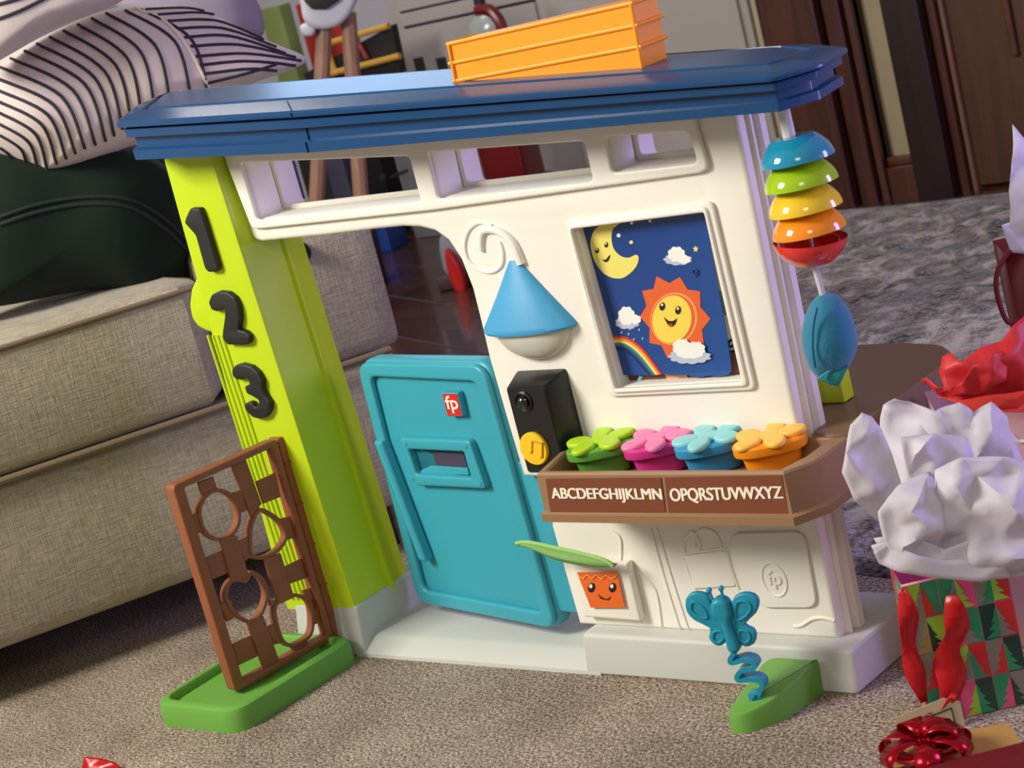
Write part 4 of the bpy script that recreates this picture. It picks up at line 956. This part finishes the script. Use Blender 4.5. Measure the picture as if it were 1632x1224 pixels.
put('door_panel', box(BW, x660, x860, zA+.008, 1.44, 0, .014, .003, 1), CAB, cb)
put('drawer_front', box(BW, x660, x860, zB+.006, zA, 0, .014, .003, 1), CAB, cb)
put('door_panel', box(BW, x660, x860, .40, zB-.004, 0, .014, .003, 1), CAB, cb)
put('door_panel', box(BW, x900, cabx1-.03, .05, 1.44, 0, .014, .003, 1), CAB, cb)
put('gap', box(BW, x660, x860, zA, zA+.008, .0, .003, 0), LINE, cb); put('gap', box(BW, x660, x860, zB-.004, zB+.006, 0, .003, 0), LINE, cb)
for u0, u1 in ((662, 684), (698, 722)):
    a = BW.l(u0, 92); b = BW.l(u1, 150); put('slot_opening', box(BW, a[0], a[0]+.05, b[1]-.10, a[1], .012, .016, 0), LINE, cb)
# toddler chair
HC = VD(540, 90, 6.1, .73)
hc = thing('toddler_chair', 'white toddler chair on wooden legs beyond the sofa', 'chair', (HC.o.x, HC.o.y, 0))
WL = wood_mat('pale_beech', (150, 112, 90), (172, 132, 106), (8, 8, 1), .5)
def legp(u0, v0, u1, v1, z=0):
    a = HC.w(*HC.l(u0, v0, z), z); b = HC.w(*HC.l(u1, v1, z), z); d = (b-a).normalized(); t = (0.012-a.z)/d.z; e = a+d*t
    put('leg', tube([a, e], .026), WL, hc)
legp(517, 35, 513, 130, .05); legp(555, 20, 562, 120, .05); legp(505, 250, 500, 320, -.25) if False else None
legp(590, 20, 600, 120, -.35) if False else None
a = [HC.l(u, v) for u, v in ((484, -30), (482, 8), (487, 30), (500, 42), (525, 44), (548, 34), (566, 8), (570, -30))]
put('seat_shell', plate(HC, cat(a, 3), .24, -.12, .02, 3), mat('white_seat_plastic', (208, 212, 222), .35), hc)
put('seat_cushion', plate(HC, [HC.l(u, v) for u, v in ((488, 0), (500, 12), (522, 12), (543, -2), (540, -30), (488, -30))], .02, .118, .004), mat('seat_tray_black', (40, 34, 34), .5), hc)
put('arm_rest', plate(HC, cat([HC.l(u, v) for u, v in ((480, 40), (492, 36), (505, 42), (500, 54), (486, 54))], 3), .1, .0, .01), MATS['white_seat_plastic'], hc)
# shelf frame with yellow rails, boxes
SHf = VD(600, 90, 6.9, .1)
sh = thing('toy_shelf', 'black toy shelf with yellow rails left of the white cabinet', 'shelf', (SHf.o.x, SHf.o.y, 0))
def sq(nm, fr, pts, th, m, par=None, z=0, **k): return put(nm, plate(fr, [fr.l(*p) for p in pts], th, z, .003), m, par, **k)
sq('shelf_box', SHf, [(478, 120), (618, 42), (634, 118), (500, 175)], .04, mat('shelf_black', (22, 20, 22), .6), sh, -.06)
RAIL = mat('yellow_rail', (196, 152, 60), .5)
for l in ([(520, 70), (622, 40)], [(524, 118), (640, 88)], [(524, 82), (538, 118)]):
    put('rail', tube([SHf.w(*SHf.l(*p), .01) for p in l], .012), RAIL, sh)
put('rail', tube([SHf.w(*SHf.l(*p), .012) for p in ((568, 55), (588, 92))], .008), mat('red_rail', (150, 44, 34), .5), sh)
put('shelf_support', box(SHf, SHf.l(500, 175)[0]-.16, SHf.l(500, 175)[0]-.04, -SHf.o.z+.012, SHf.l(500, 160)[1], -.06, -.02, .004), mat('shelf_black', (22, 20, 22)), sh)
def crate_box(nm, u0, v0, u1, v1, dep, col, lab, catg, a=.1, th=.07, tozero=False, rough=.6):
    fr = VD((u0+u1)/2, (v0+v1)/2, dep, a); p = fr.l(u0, v0); q = fr.l(u1, v1)
    zlo = -fr.o.z+.013 if tozero else min(p[1], q[1])
    return put(nm, box(fr, min(p[0], q[0]), max(p[0], q[0]), zlo, max(p[1], q[1]), -th, 0, .006), mat('m_'+nm+lab[:8], col, rough, var=.35, vscale=10), label=lab, cat=catg)
CH = VY(3.22)
ch0 = U(627, 381, 'Z', .012); ch1 = U(707, 376, 'Z', .012); CHF = VY((ch0.y+ch1.y)/2-.02); cxa = CHF.l(627, 381)[0]; cxb = CHF.l(705, 377)[0]; czt = CHF.l(610, 232)[1]
chest = put('drawer_chest', box(CHF, cxa+.12, cxb, .013, czt, -.3, 0, .006), mat('grey_chest', (118, 118, 124), .6), label='low grey chest left of the white cabinet', cat='chest')
kn = CHF.l(612, 283); put('knob', lathe(CHF.w(*kn, 0), CHF.z, [(.016, 0), (.016, .01), (.002, .012)], 16), mat('cabinet_gap_dark', (44, 40, 38), .8), chest)
put('grille_slot', tube([CHF.w(*CHF.l(624, 282), .002), CHF.w(*CHF.l(650, 271), .002)], .006), MATS['cabinet_gap_dark'], chest)
bxa = CHF.l(566, 150)[0]+.12; bxb = CHF.l(632, 120)[0]
put('storage_box', box(CHF, bxa, bxb, czt+.001, CHF.l(600, 112)[1], -.25, -.02, .006), mat('storage_blue', (20, 62, 120), .6), label='blue storage box standing on the low grey chest', cat='box')
TBF = VD(515, 42, 7.6, .1); pa, pb = TBF.l(470, 8), TBF.l(560, 76); zs_ = TBF.l(520, 150)[1]
put('toy_box', box(TBF, pa[0], pb[0], zs_+.001, pa[1], -.07, 0, .006), mat('toy_box_red', (160, 32, 28), .6, var=.3), label='red toy box behind the toddler chair', cat='box')
put('storage_crate', box(TBF, pa[0], pb[0], -TBF.o.z+.013, zs_, -.09, .01, .006), mat('storage_crate_dark', (38, 34, 40), .7), label='dark crate under the red toy box, seen through the left transom', cat='crate')
crate_box('play_mat_roll', 412, 16, 468, 95, 7.3, (110, 124, 66), 'olive green box beside the red toy box', 'box', tozero=True)
crate_box('patterned_bag', 512, 245, 566, 330, 6.6, (48, 44, 66), 'dark floral bag seen through the left transom window', 'bag', tozero=True)
crate_box('violet_arm_stand_in', 455, 250, 478, 330, 4.9, (98, 84, 124), 'purple foam block seen through the left transom window', 'block', a=.6, tozero=True)  # block stands in for the sofa arm, violet light painted into its colour
# legs seen through the transom are the chair's own
# ride-on bike
BK = VD(775, 120, 6.5, .1)
bk = thing('ride_on_bike', 'red and black ride on bike in front of the white cabinet', 'ride-on toy', (BK.o.x, BK.o.y, 0))
RED_ = mat('gloss_red', (104, 12, 18), .3); DK = mat('bike_black', (16, 15, 18), .45)
zf_ = -BK.o.z+.014
c_ = BK.l(775, 40); put('handle_post', tube([BK.w(*BK.l(762, -8), 0), BK.w(*BK.l(772, 40), 0), BK.w(BK.l(790, 150)[0], .0, 0)], .02), DK, bk)
put('fender', tube([BK.w(*BK.l(u, v), .02) for u, v in cat([(765, 15), (785, 14), (800, 30), (806, 46)], 4, False)], .02), RED_, bk)
wc = BK.l(778, 50); 
put('headlight', lathe(BK.w(*wc, .0), BK.z, [(.06, 0), (.06, .03), (.03, .05), (.002, .05)], 24), mat('bike_headlight', (150, 160, 156), .2), bk)
b0 = BK.l(765, 200); b1 = BK.l(865, 300)
put('bike_body', box(BK, b0[0]-.05, b1[0]-.06, b1[1]-.02, b0[1]+.08, -.15, .0, .03, 3), RED_, bk)
put('bike_seat', box(BK, b0[0]+.05, b1[0]+.02, b0[1]-.02, b0[1]+.12, -.14, .02, .02, 3), DK, bk)
for uu in (770, 860):
    xx = BK.l(uu, 260)[0]; rr = .13; put('wheel', lathe(BK.w(xx, zf_+rr, .02), BK.z, [(rr*.5, -.03), (rr, -.03), (rr, .03), (rr*.5, .03)], 28), DK, bk)
# small toys on the hardwood seen through the door
crate_box('storage_tub', 594, 352, 618, 378, 7.35, (24, 58, 140), 'small blue tub on the hardwood floor', 'tub', a=.1, th=.12, tozero=True)
tg = U(735, 455, 'Z', .012)
rt = thing('toy_ball_popper', 'grey and red round toy at the edge of the doorway', 'toy', (tg.x, tg.y, .012))
FRt = Fr((tg.x, tg.y, .013), (math.cos(.5), math.sin(.5), 0), (0, 0, 1))
put('toy_shell', plate(FRt, cat([FRt.l(*p) for p in ((703, 378), (712, 372), (730, 385), (745, 420), (740, 432), (716, 435), (706, 410))], 4), .10, -.05, .02, 3), mat('toy_grey', (140, 142, 150), .4), rt)
put('toy_side', plate(FRt, cat([FRt.l(*p) for p in ((716, 392), (730, 398), (746, 430), (750, 470), (736, 460), (722, 430))], 4), .06, .03, .015, 3), mat('toy_red', (190, 34, 30), .3), rt)
put('toy_foot', box(FRt, -.07, .05, .0, .05, -.04, .04, .01), mat('toy_dark', (70, 44, 46), .5), rt)

# ------------------------------------------------------------------ gift bags and gifts at the right
def sheet(pts, conv, dep, m, name, par, seed=0, amp=.02, n=26, bulge=.02):
    """crumpled paper: outline plus random creases, flat facets"""
    rnd_ = random.Random(seed); o = [Vector(conv(*p)) for p in pts]
    xs = [p.x for p in o]; ys = [p.y for p in o]; ver = list(o)
    ed = [(i, (i+1) % len(o)) for i in range(len(o))]
    tries = 0
    md = math.sqrt((max(xs)-min(xs))*(max(ys)-min(ys))/max(n, 1))*.62
    while len(ver) < len(o)+n and tries < 900:
        tries += 1; p = Vector((rnd_.uniform(min(xs), max(xs)), rnd_.uniform(min(ys), max(ys)))); ins_ = False; j = len(o)-1
        for i in range(len(o)):
            if (o[i].y > p.y) != (o[j].y > p.y) and p.x < (o[j].x-o[i].x)*(p.y-o[i].y)/(o[j].y-o[i].y)+o[i].x: ins_ = not ins_
            j = i
        if ins_ and min((p-q).length for q in ver) > md: ver.append(p)
    r = delaunay_2d_cdt(ver, ed, [], 1, 1e-6); cx, cy = (min(xs)+max(xs))/2, (min(ys)+max(ys))/2; R_ = max(max(xs)-min(xs), max(ys)-min(ys))/2
    vs = []
    for p in r[0]:
        d = ((p.x-cx)**2+(p.y-cy)**2)/R_**2
        vs.append(dep.w(p.x, p.y, bulge*(1-d)+amp*rnd_.uniform(-1, 1)))
    me = new_mesh(vs, r[2]); bm = bmesh.new(); bm.from_mesh(me)
    bmesh.ops.recalc_face_normals(bm, faces=bm.faces); bmesh.ops.subdivide_edges(bm, edges=bm.edges[:], cuts=3, use_grid_fill=True)
    for _ in range(7): bmesh.ops.smooth_vert(bm, verts=[v for v in bm.verts if not v.is_boundary], factor=.5)
    for v in bm.verts: v.co += Vector((noise.noise(v.co*30+Vector((seed, 0, 0))), noise.noise(v.co*30+Vector((0, seed, 5))), noise.noise(v.co*30+Vector((0, 9, seed)))))*amp*.16+dep.z*amp*.9*(.25-abs(noise.noise(v.co*17+Vector((seed*3.1, 0, 0)))))+dep.z*amp*.35*(.2-abs(noise.noise(v.co*41+Vector((seed*3.1, 4, 0)))))
    bm.to_mesh(me); bm.free()
    ob = put(name, me, m, par, fin=False)
    me.polygons.foreach_set('use_smooth', [True]*len(me.polygons)); me.set_sharp_from_angle(angle=math.radians(60))
    s = ob.modifiers.new('paper', 'SOLIDIFY'); s.thickness = .0006
    return ob
# --- tree patterned bag
GB = Fr(U(1456, 1160, 'Z', 0)+Vector((0, 0, 0)), (math.cos(.98), math.sin(.98), 0), (0, 0, 1))
PLc = U(1478, 1158, 'Z', 0)
# front face runs from lower left corner towards the right of the picture
aG = .66
GF = Fr((PLc.x, PLc.y, 0), (math.cos(aG), math.sin(aG), 0), (0, 0, 1))
gl0 = GF.l(1436, 906); gl1 = GF.l(1612, 918); gz = (gl0[1]+gl1[1])/2; gx0 = (gl0[0])*.5; gx1 = gx0+(gl1[0]-gl0[0])
gb = thing('tree_gift_bag', 'gift bag printed with colourful christmas trees, white tissue on top', 'gift bag', (PLc.x+.05, PLc.y+.05, 0))
PAPER = pl('bag_paper_base', (206, 70, 120), .4)
gd = .085
GSide = Fr(GF.w(gx0, 0, 0), -GF.z, (0, 0, 1)); 
def bagbox(fr, x0, x1, z1, d, top_flare=.006, zb0_=.001):
    bm = bmesh.new(); b = [bm.verts.new(fr.w(x, zb0_, z)) for x, z in ((x0, 0), (x1, 0), (x1, -d), (x0, -d))]; t = [bm.verts.new(fr.w(x, z1, z)) for x, z in ((x0-top_flare, top_flare), (x1+top_flare, top_flare), (x1+top_flare, -d-top_flare), (x0-top_flare, -d-top_flare))]
    bm.faces.new(b[::-1])
    for i in range(4): bm.faces.new((b[i], b[(i+1) % 4], t[(i+1) % 4], t[i]))
    me = bpy.data.meshes.new('b'); bm.to_mesh(me); bm.free(); return me
bagme = bagbox(GF, gx0, gx1, gz, gd, 0)
ob = put('bag_body', bagme, PAPER, gb); s = ob.modifiers.new('paper', 'SOLIDIFY'); s.thickness = .0012; s.offset = -1
cols = [(226, 76, 136), (150, 196, 60), (24, 62, 52), (206, 40, 46), (40, 140, 96), (132, 124, 116)]
cm = [mat('foil_%d' % i, c, .28, coat=.4) for i, c in enumerate(cols)]
GOLD = mat('gold_foil', (206, 184, 120), .25, metal=.7)
def tree_poly(x, y, w_, h, half):
    p = []
    n = 4
    for k in range(n):
        yy = y+h*(1-k/n); ww = w_*(k+1)/n*.5
        p += [(x+half*ww*.35*(1 if k else 0), yy), ]
        p += [(x+half*ww, y+h*(1-(k+1)/n))]
    return [(x, y+h)]+p[1:]+[(x, y)]
def deco(fr, w_, hh, nx, ny, seed, x0=0):
    rr_ = random.Random(seed); cw = w_/nx; chh = hh/ny; pc = 0
    for j in range(ny):
        sh_ = (j % 2)*.0
        for i in range(nx):
            xa_ = x0+i*cw; ya = hh-(j+1)*chh; a = rr_.sample(range(6), 4)
            for h_ in (0, 1):
                pp = [(xa_+h_*cw/2, ya), (xa_+(h_+1)*cw/2, ya), (xa_+(h_+1)*cw/2, ya+chh), (xa_+h_*cw/2, ya+chh)]
                put('printed_tile', plate(fr, inset(pp, .0004), .0005, .0002, 0), cm[a[h_]], gb)
                tp_ = tree_poly(xa_+cw/2, ya+chh*.04, cw*.86, chh*.86, -1 if h_ == 0 else 1)
                put('printed_tree', plate(fr, tp_, .0004, .0008, 0), cm[a[2+h_]] if rr_.random() > .1 else GOLD, gb)
deco(Fr(GF.w(gx0, 0, .0), GF.x, GF.y), gx1-gx0, gz-.002, 3, 4, 3)
SD_ = Fr(GF.w(gx0, 0, -gd), GF.z, GF.y)      # left gusset
deco(SD_, gd, gz-.002, 1, 4, 11)
SR = Fr(GF.w(gx1, 0, 0), -GF.z, GF.y); deco(SR, gd, gz-.002, 2, 4, 17)
# ribbon handles hanging over the front
RIB = mat('red_satin', (190, 20, 28), .35)
def ribbon(pts, wd, fr, z=.012, m=RIB, name='ribbon_handle', par=None, ph_=0, tw=.5):
    q = cat([fr.l(*p, z) for p in pts], 3, False); rs = []
    for i, p in enumerate(q):
        a = Vector(q[max(i-1, 0)]); b = Vector(q[min(i+1, len(q)-1)]); t = (b-a).normalized(); n = Vector((-t.y, t.x)); wv = wd*(1-.55*abs(2*i/(len(q)-1)-1)**3)*(1-.22*math.cos(i*1.05+ph_)); zz = z+.004*math.sin(i*.5+ph_)
        p = Vector(p); fo_ = .0045*math.sin(i*1.05+ph_); rs.append([fr.w(*(p+n*wv), zz+fo_), fr.w(*(p+n*wv*.35*math.cos(i*.7)), zz-.0015), fr.w(*(p-n*wv), zz-fo_)])
    me = rings(rs, False, False, False); o = put(name, me, m, par, fin=True, ang=12); s = o.modifiers.new('t', 'SOLIDIFY'); s.thickness = .0006; return o
ribbon([(1438, 938), (1447, 980), (1448, 1030), (1460, 1075), (1474, 1120)], .012, GF, .010, par=gb)
ribbon([(1516, 948), (1525, 1000), (1512, 1040), (1518, 1090), (1505, 1130), (1484, 1140)], .017, GF, .012, par=gb, ph_=1)
ribbon([(1520, 1105), (1505, 1132), (1492, 1144), (1476, 1136)], .006, GF, .020, par=gb, ph_=2)
# tissue
TISS = mat('white_tissue_paper', (238, 234, 240), .55)
def translucent(m, k, col):
    nt, b = nodes_of(m); t = nt.nodes.new('ShaderNodeBsdfTranslucent'); t.inputs[0].default_value = sr(col); mx = nt.nodes.new('ShaderNodeMixShader'); mx.inputs[0].default_value = k
    nt.links.new(b.outputs[0], mx.inputs[1]); nt.links.new(t.outputs[0], mx.inputs[2]); nt.links.new(mx.outputs[0], nt.nodes['Material Output'].inputs['Surface'])
translucent(TISS, .35, (232, 228, 240))
TZ = Fr(GF.w((gx0+gx1)/2, gz, -gd*.5), (math.cos(.7), math.sin(.7), 0), (0, 0, 1))
tis = lambda pts, off, seed, **k: sheet(pts, lambda u, v: TZ.up(off).l(u, v), TZ.up(off), TISS, 'tissue_sheet', gb, seed, **k)
tis([(1336, 745), (1342, 715), (1352, 675), (1372, 657), (1388, 662), (1404, 682), (1418, 720), (1440, 790), (1440, 850), (1395, 826), (1356, 790)], .035, 1, amp=.010, n=10, bulge=.02)
tis([(1404, 690), (1412, 650), (1424, 634), (1450, 640), (1482, 648), (1520, 634), (1545, 650), (1572, 634), (1600, 660), (1628, 725), (1640, 800), (1560, 880), (1450, 870), (1412, 790)], -.02, 2, amp=.022, n=26, bulge=.05)
tis([(1395, 812), (1430, 772), (1490, 758), (1500, 800), (1520, 850), (1510, 900), (1470, 905), (1400, 893), (1384, 865), (1402, 855)], .075, 3, amp=.013, n=14, bulge=.025)
tis([(1490, 752), (1530, 728), (1600, 726), (1660, 742), (1670, 860), (1650, 920), (1560, 915), (1500, 905), (1492, 840)], .07, 4, amp=.018, n=18, bulge=.04)
tis([(1440, 700), (1490, 690), (1545, 700), (1560, 740), (1510, 770), (1490, 780), (1450, 760)], .045, 5, amp=.014, n=8, bulge=.02)
tis([(1395, 862), (1440, 850), (1500, 868), (1560, 850), (1640, 870), (1650, 912), (1610, 920), (1550, 916), (1480, 908), (1410, 896)], .085, 6, amp=.010, n=12, bulge=.015)
tis([(1392, 880), (1420, 868), (1460, 880), (1500, 890), (1560, 890), (1600, 900), (1612, 922), (1560, 922), (1480, 915), (1430, 908), (1402, 900)], .10, 7, amp=.006, n=6, bulge=.01)
# paper gift tag
TG = GF.up(.02)
tg_ = put('gift_tag', plate(TG, TG.L([(1426, 1144), (1504, 1112), (1530, 1118), (1540, 1165), (1436, 1180)]), .001, 0, 0), mat('kraft_cream_card', (206, 188, 154), .7), label='cream paper gift tag tied to the tree bag', cat='gift tag')
put('tag_border', tube([TG.w(*TG.l(*p), .0012) for p in ((1446, 1170), (1447, 1158), (1480, 1142), (1516, 1128), (1524, 1160))], .0012), mat('ink_dark', (40, 36, 34), .6), tg_)
put('tag_writing', tube([TG.w(*TG.l(*p), .0012) for p in [(1455+k*1.6, 1160-k*.35+(3 if k % 2 else -2)) for k in range(24)]], .0006), MATS['ink_dark'], tg_)
put('tag_flourish', tube([TG.w(*TG.l(*p), .0014) for p in cat([(1495, 1166), (1502, 1160), (1512, 1162), (1520, 1164)], 3, False)], .003), MATS['ink_dark'], tg_)
# --- second bag, red tissue, behind
B2 = VD(1580, 660, 2.63, .60)
b2 = thing('pink_gift_bag', 'dusty pink gift bag stuffed with red tissue, behind the tree bag', 'gift bag', (B2.o.x, B2.o.y, 0))
p = B2.l(1492, 628); q = B2.l(1680, 660)
PK = mat('dusty_pink_paper', (196, 150, 150), .6)
ob = put('bag_body', bagbox(B2, p[0], q[0], p[1]*.5+q[1]*.5, .10), PK, b2) if False else None
zf3 = -B2.o.z
B2b = Fr((B2.o.x, B2.o.y, 0), B2.x, B2.y)
ztop = (B2b.l(1492, 628)[1]+B2b.l(1632, 655)[1])/2
ob = put('bag_body', bagbox(B2b, B2b.l(1494, 640)[0], B2b.l(1494, 640)[0]+.24, ztop, .10), PK, b2); s = ob.modifiers.new('p', 'SOLIDIFY'); s.thickness = .001
put('bag_handle_cord', tube([B2b.w(*B2b.l(u, v), .004) for u, v in cat([(1610, 690), (1622, 702), (1640, 700)], 4, False)], .003), WHT, b2)
RT = mat('red_tissue_paper', (206, 40, 44), .5); RT2 = mat('orange_red_tissue', (224, 54, 34), .5)
rts = lambda pts, off, seed, m=RT, **k: sheet(pts, lambda u, v: B2.up(off).l(u, v), B2.up(off), m, 'tissue_sheet', b2, seed, **k)
rts([(1468, 608), (1476, 602), (1492, 610), (1502, 612), (1494, 590), (1500, 568), (1512, 560), (1526, 568), (1560, 548), (1596, 540), (1616, 516), (1650, 500), (1660, 640), (1600, 650), (1500, 632), (1488, 618)], -.03, 21, amp=.012, n=20, bulge=.03)
rts([(1496, 628), (1530, 600), (1545, 575), (1580, 555), (1610, 560), (1600, 600), (1560, 625), (1510, 634)], -.01, 22, amp=.010, n=9, bulge=.03)
rts([(1490, 632), (1530, 634), (1580, 625), (1650, 620), (1650, 655), (1560, 650), (1545, 658), (1528, 640)], .02, 23, m=RT2, amp=.007, n=8, bulge=.02)
# --- third bag at the right edge
B3 = VD(1640, 420, 3.25, .6)
b3 = thing('dark_red_gift_bag', 'dark red gift bag with white tissue and looped cord at the right edge', 'gift bag', (B3.o.x, B3.o.y, 0))
B3b = Fr((B3.o.x, B3.o.y, 0), B3.x, B3.y)
bx = B3b.l(1612, 440)[0]
ob = put('bag_body', bagbox(B3b, bx, bx+.22, B3b.l(1610, 400)[1], .10), mat('dark_red_paper', (116, 30, 36), .45), b3); s = ob.modifiers.new('p', 'SOLIDIFY'); s.thickness = .001
put('cord_handle', tube([B3b.w(*B3b.l(u, v), .01) for u, v in cat([(1608, 396), (1590, 425), (1586, 455), (1594, 490), (1606, 512), (1622, 508)], 5, False)], .0045), mat('maroon_cord', (110, 16, 26), .6), b3)
sheet([(1614, 198), (1632, 222), (1660, 260), (1660, 410), (1608, 400), (1592, 355), (1606, 350), (1604, 300), (1610, 240)], lambda u, v: B3.l(u, v), B3, TISS, 'tissue_sheet', b3, 31, amp=.012, n=12, bulge=.03)
# --- gold gift box with red bow and red foil gift in the lower right corner
GBx = U(1500, 1215, 'Z', .09)
g1 = thing('gold_gift_box', 'kraft gold gift box with a red foil bow, bottom right', 'gift box', (U(1500, 1224, 'Z', 0).x, U(1500, 1224, 'Z', 0).y, 0))
c1, c2_, c3, c4 = [U(*p, 'Z', .085) for p in ((1400, 1186), (1608, 1152), (1640, 1260), (1424, 1270))]
c1, c2_, c3, c4 = [U(*p, 'Z', .075) for p in ((1403, 1187), (1608, 1152), (1668, 1250), (1440, 1290))]
KG = mat('kraft_gold_paper', (176, 136, 72), .45, var=.1)
put('box_body', rings([[Vector((p.x, p.y, .001)) for p in (c4, c3, c2_, c1)], [Vector((p.x, p.y, .073)) for p in (c4, c3, c2_, c1)], [Vector((p.x*.995+c1.x*.005, p.y, .075)) for p in (c4, c3, c2_, c1)]]), KG, g1, ang=20)
FOIL = mat('red_metallic_foil', (176, 14, 34), .2, metal=.75)
bcn = U(1478, 1205, 'Z', .085)
def loopf(ang, ln, wd, lift):
    d = Vector((math.cos(ang), math.sin(ang), 0)); s = Vector((-d.y, d.x, 0)); rs = []
    for k in range(15):
        t = k/14*math.pi*1.85; rr = ln*.5; p = bcn+d*(rr-rr*math.cos(t))+Vector((0, 0, lift+rr*.62*math.sin(t)+rr*.25)); w2 = wd*(.25+.75*math.sin(min(math.pi, t/1.85))**.7)
        rs.append([p-s*w2, p+s*w2])
    me = rings([[a, b] for a, b in rs], False, False, False); return me
for k in range(9):
    ring = 0 if k < 6 else 1
    o = put('bow_loop', loopf(k*math.pi/3+(.4 if ring else 0), .056-.014*ring, .015, .004+.016*ring), FOIL, g1, ang=60); s = o.modifiers.new('t', 'SOLIDIFY'); s.thickness = .0006
r1 = [U(*p, 'Z', .11) for p in ((1478, 1222), (1640, 1180), (1720, 1280), (1520, 1330))]
RW = mat('red_glitter_wrap', (120, 8, 20), .3, metal=.4, bump=.5, bscale=400)
put('red_gift_box', rings([[Vector((p.x, p.y, .001)) for p in r1[::-1]], [Vector((p.x, p.y, .108)) for p in r1[::-1]], [Vector((p.x*.996+r1[0].x*.004, p.y, .11)) for p in r1[::-1]]]), RW, label='deep red glittery gift box in the bottom right corner', cat='gift box', ang=20)
# --- scrap of red foil paper at the bottom left
FS = VD(160, 1222, 3.12, .3)
fs0 = U(150, 1225, 'Z', .003)
FSc = Fr((fs0.x, fs0.y, 0.02), (math.cos(.5), math.sin(.5), 0), (-math.sin(.5)*.6, math.cos(.5)*.6, .75))
sheet([(136, 1207), (160, 1208), (186, 1216), (200, 1228), (190, 1250), (130, 1250), (128, 1224)], lambda u, v: FSc.l(u, v), FSc, mat('red_gift_foil', (190, 24, 28), .25, metal=.3), 'wrapping_scrap', None, 41, amp=.004, n=6, bulge=.006)
o = C.objects[-1]; o['label'] = 'scrap of red wrapping paper on the carpet at bottom left'; o['category'] = 'wrapping paper'
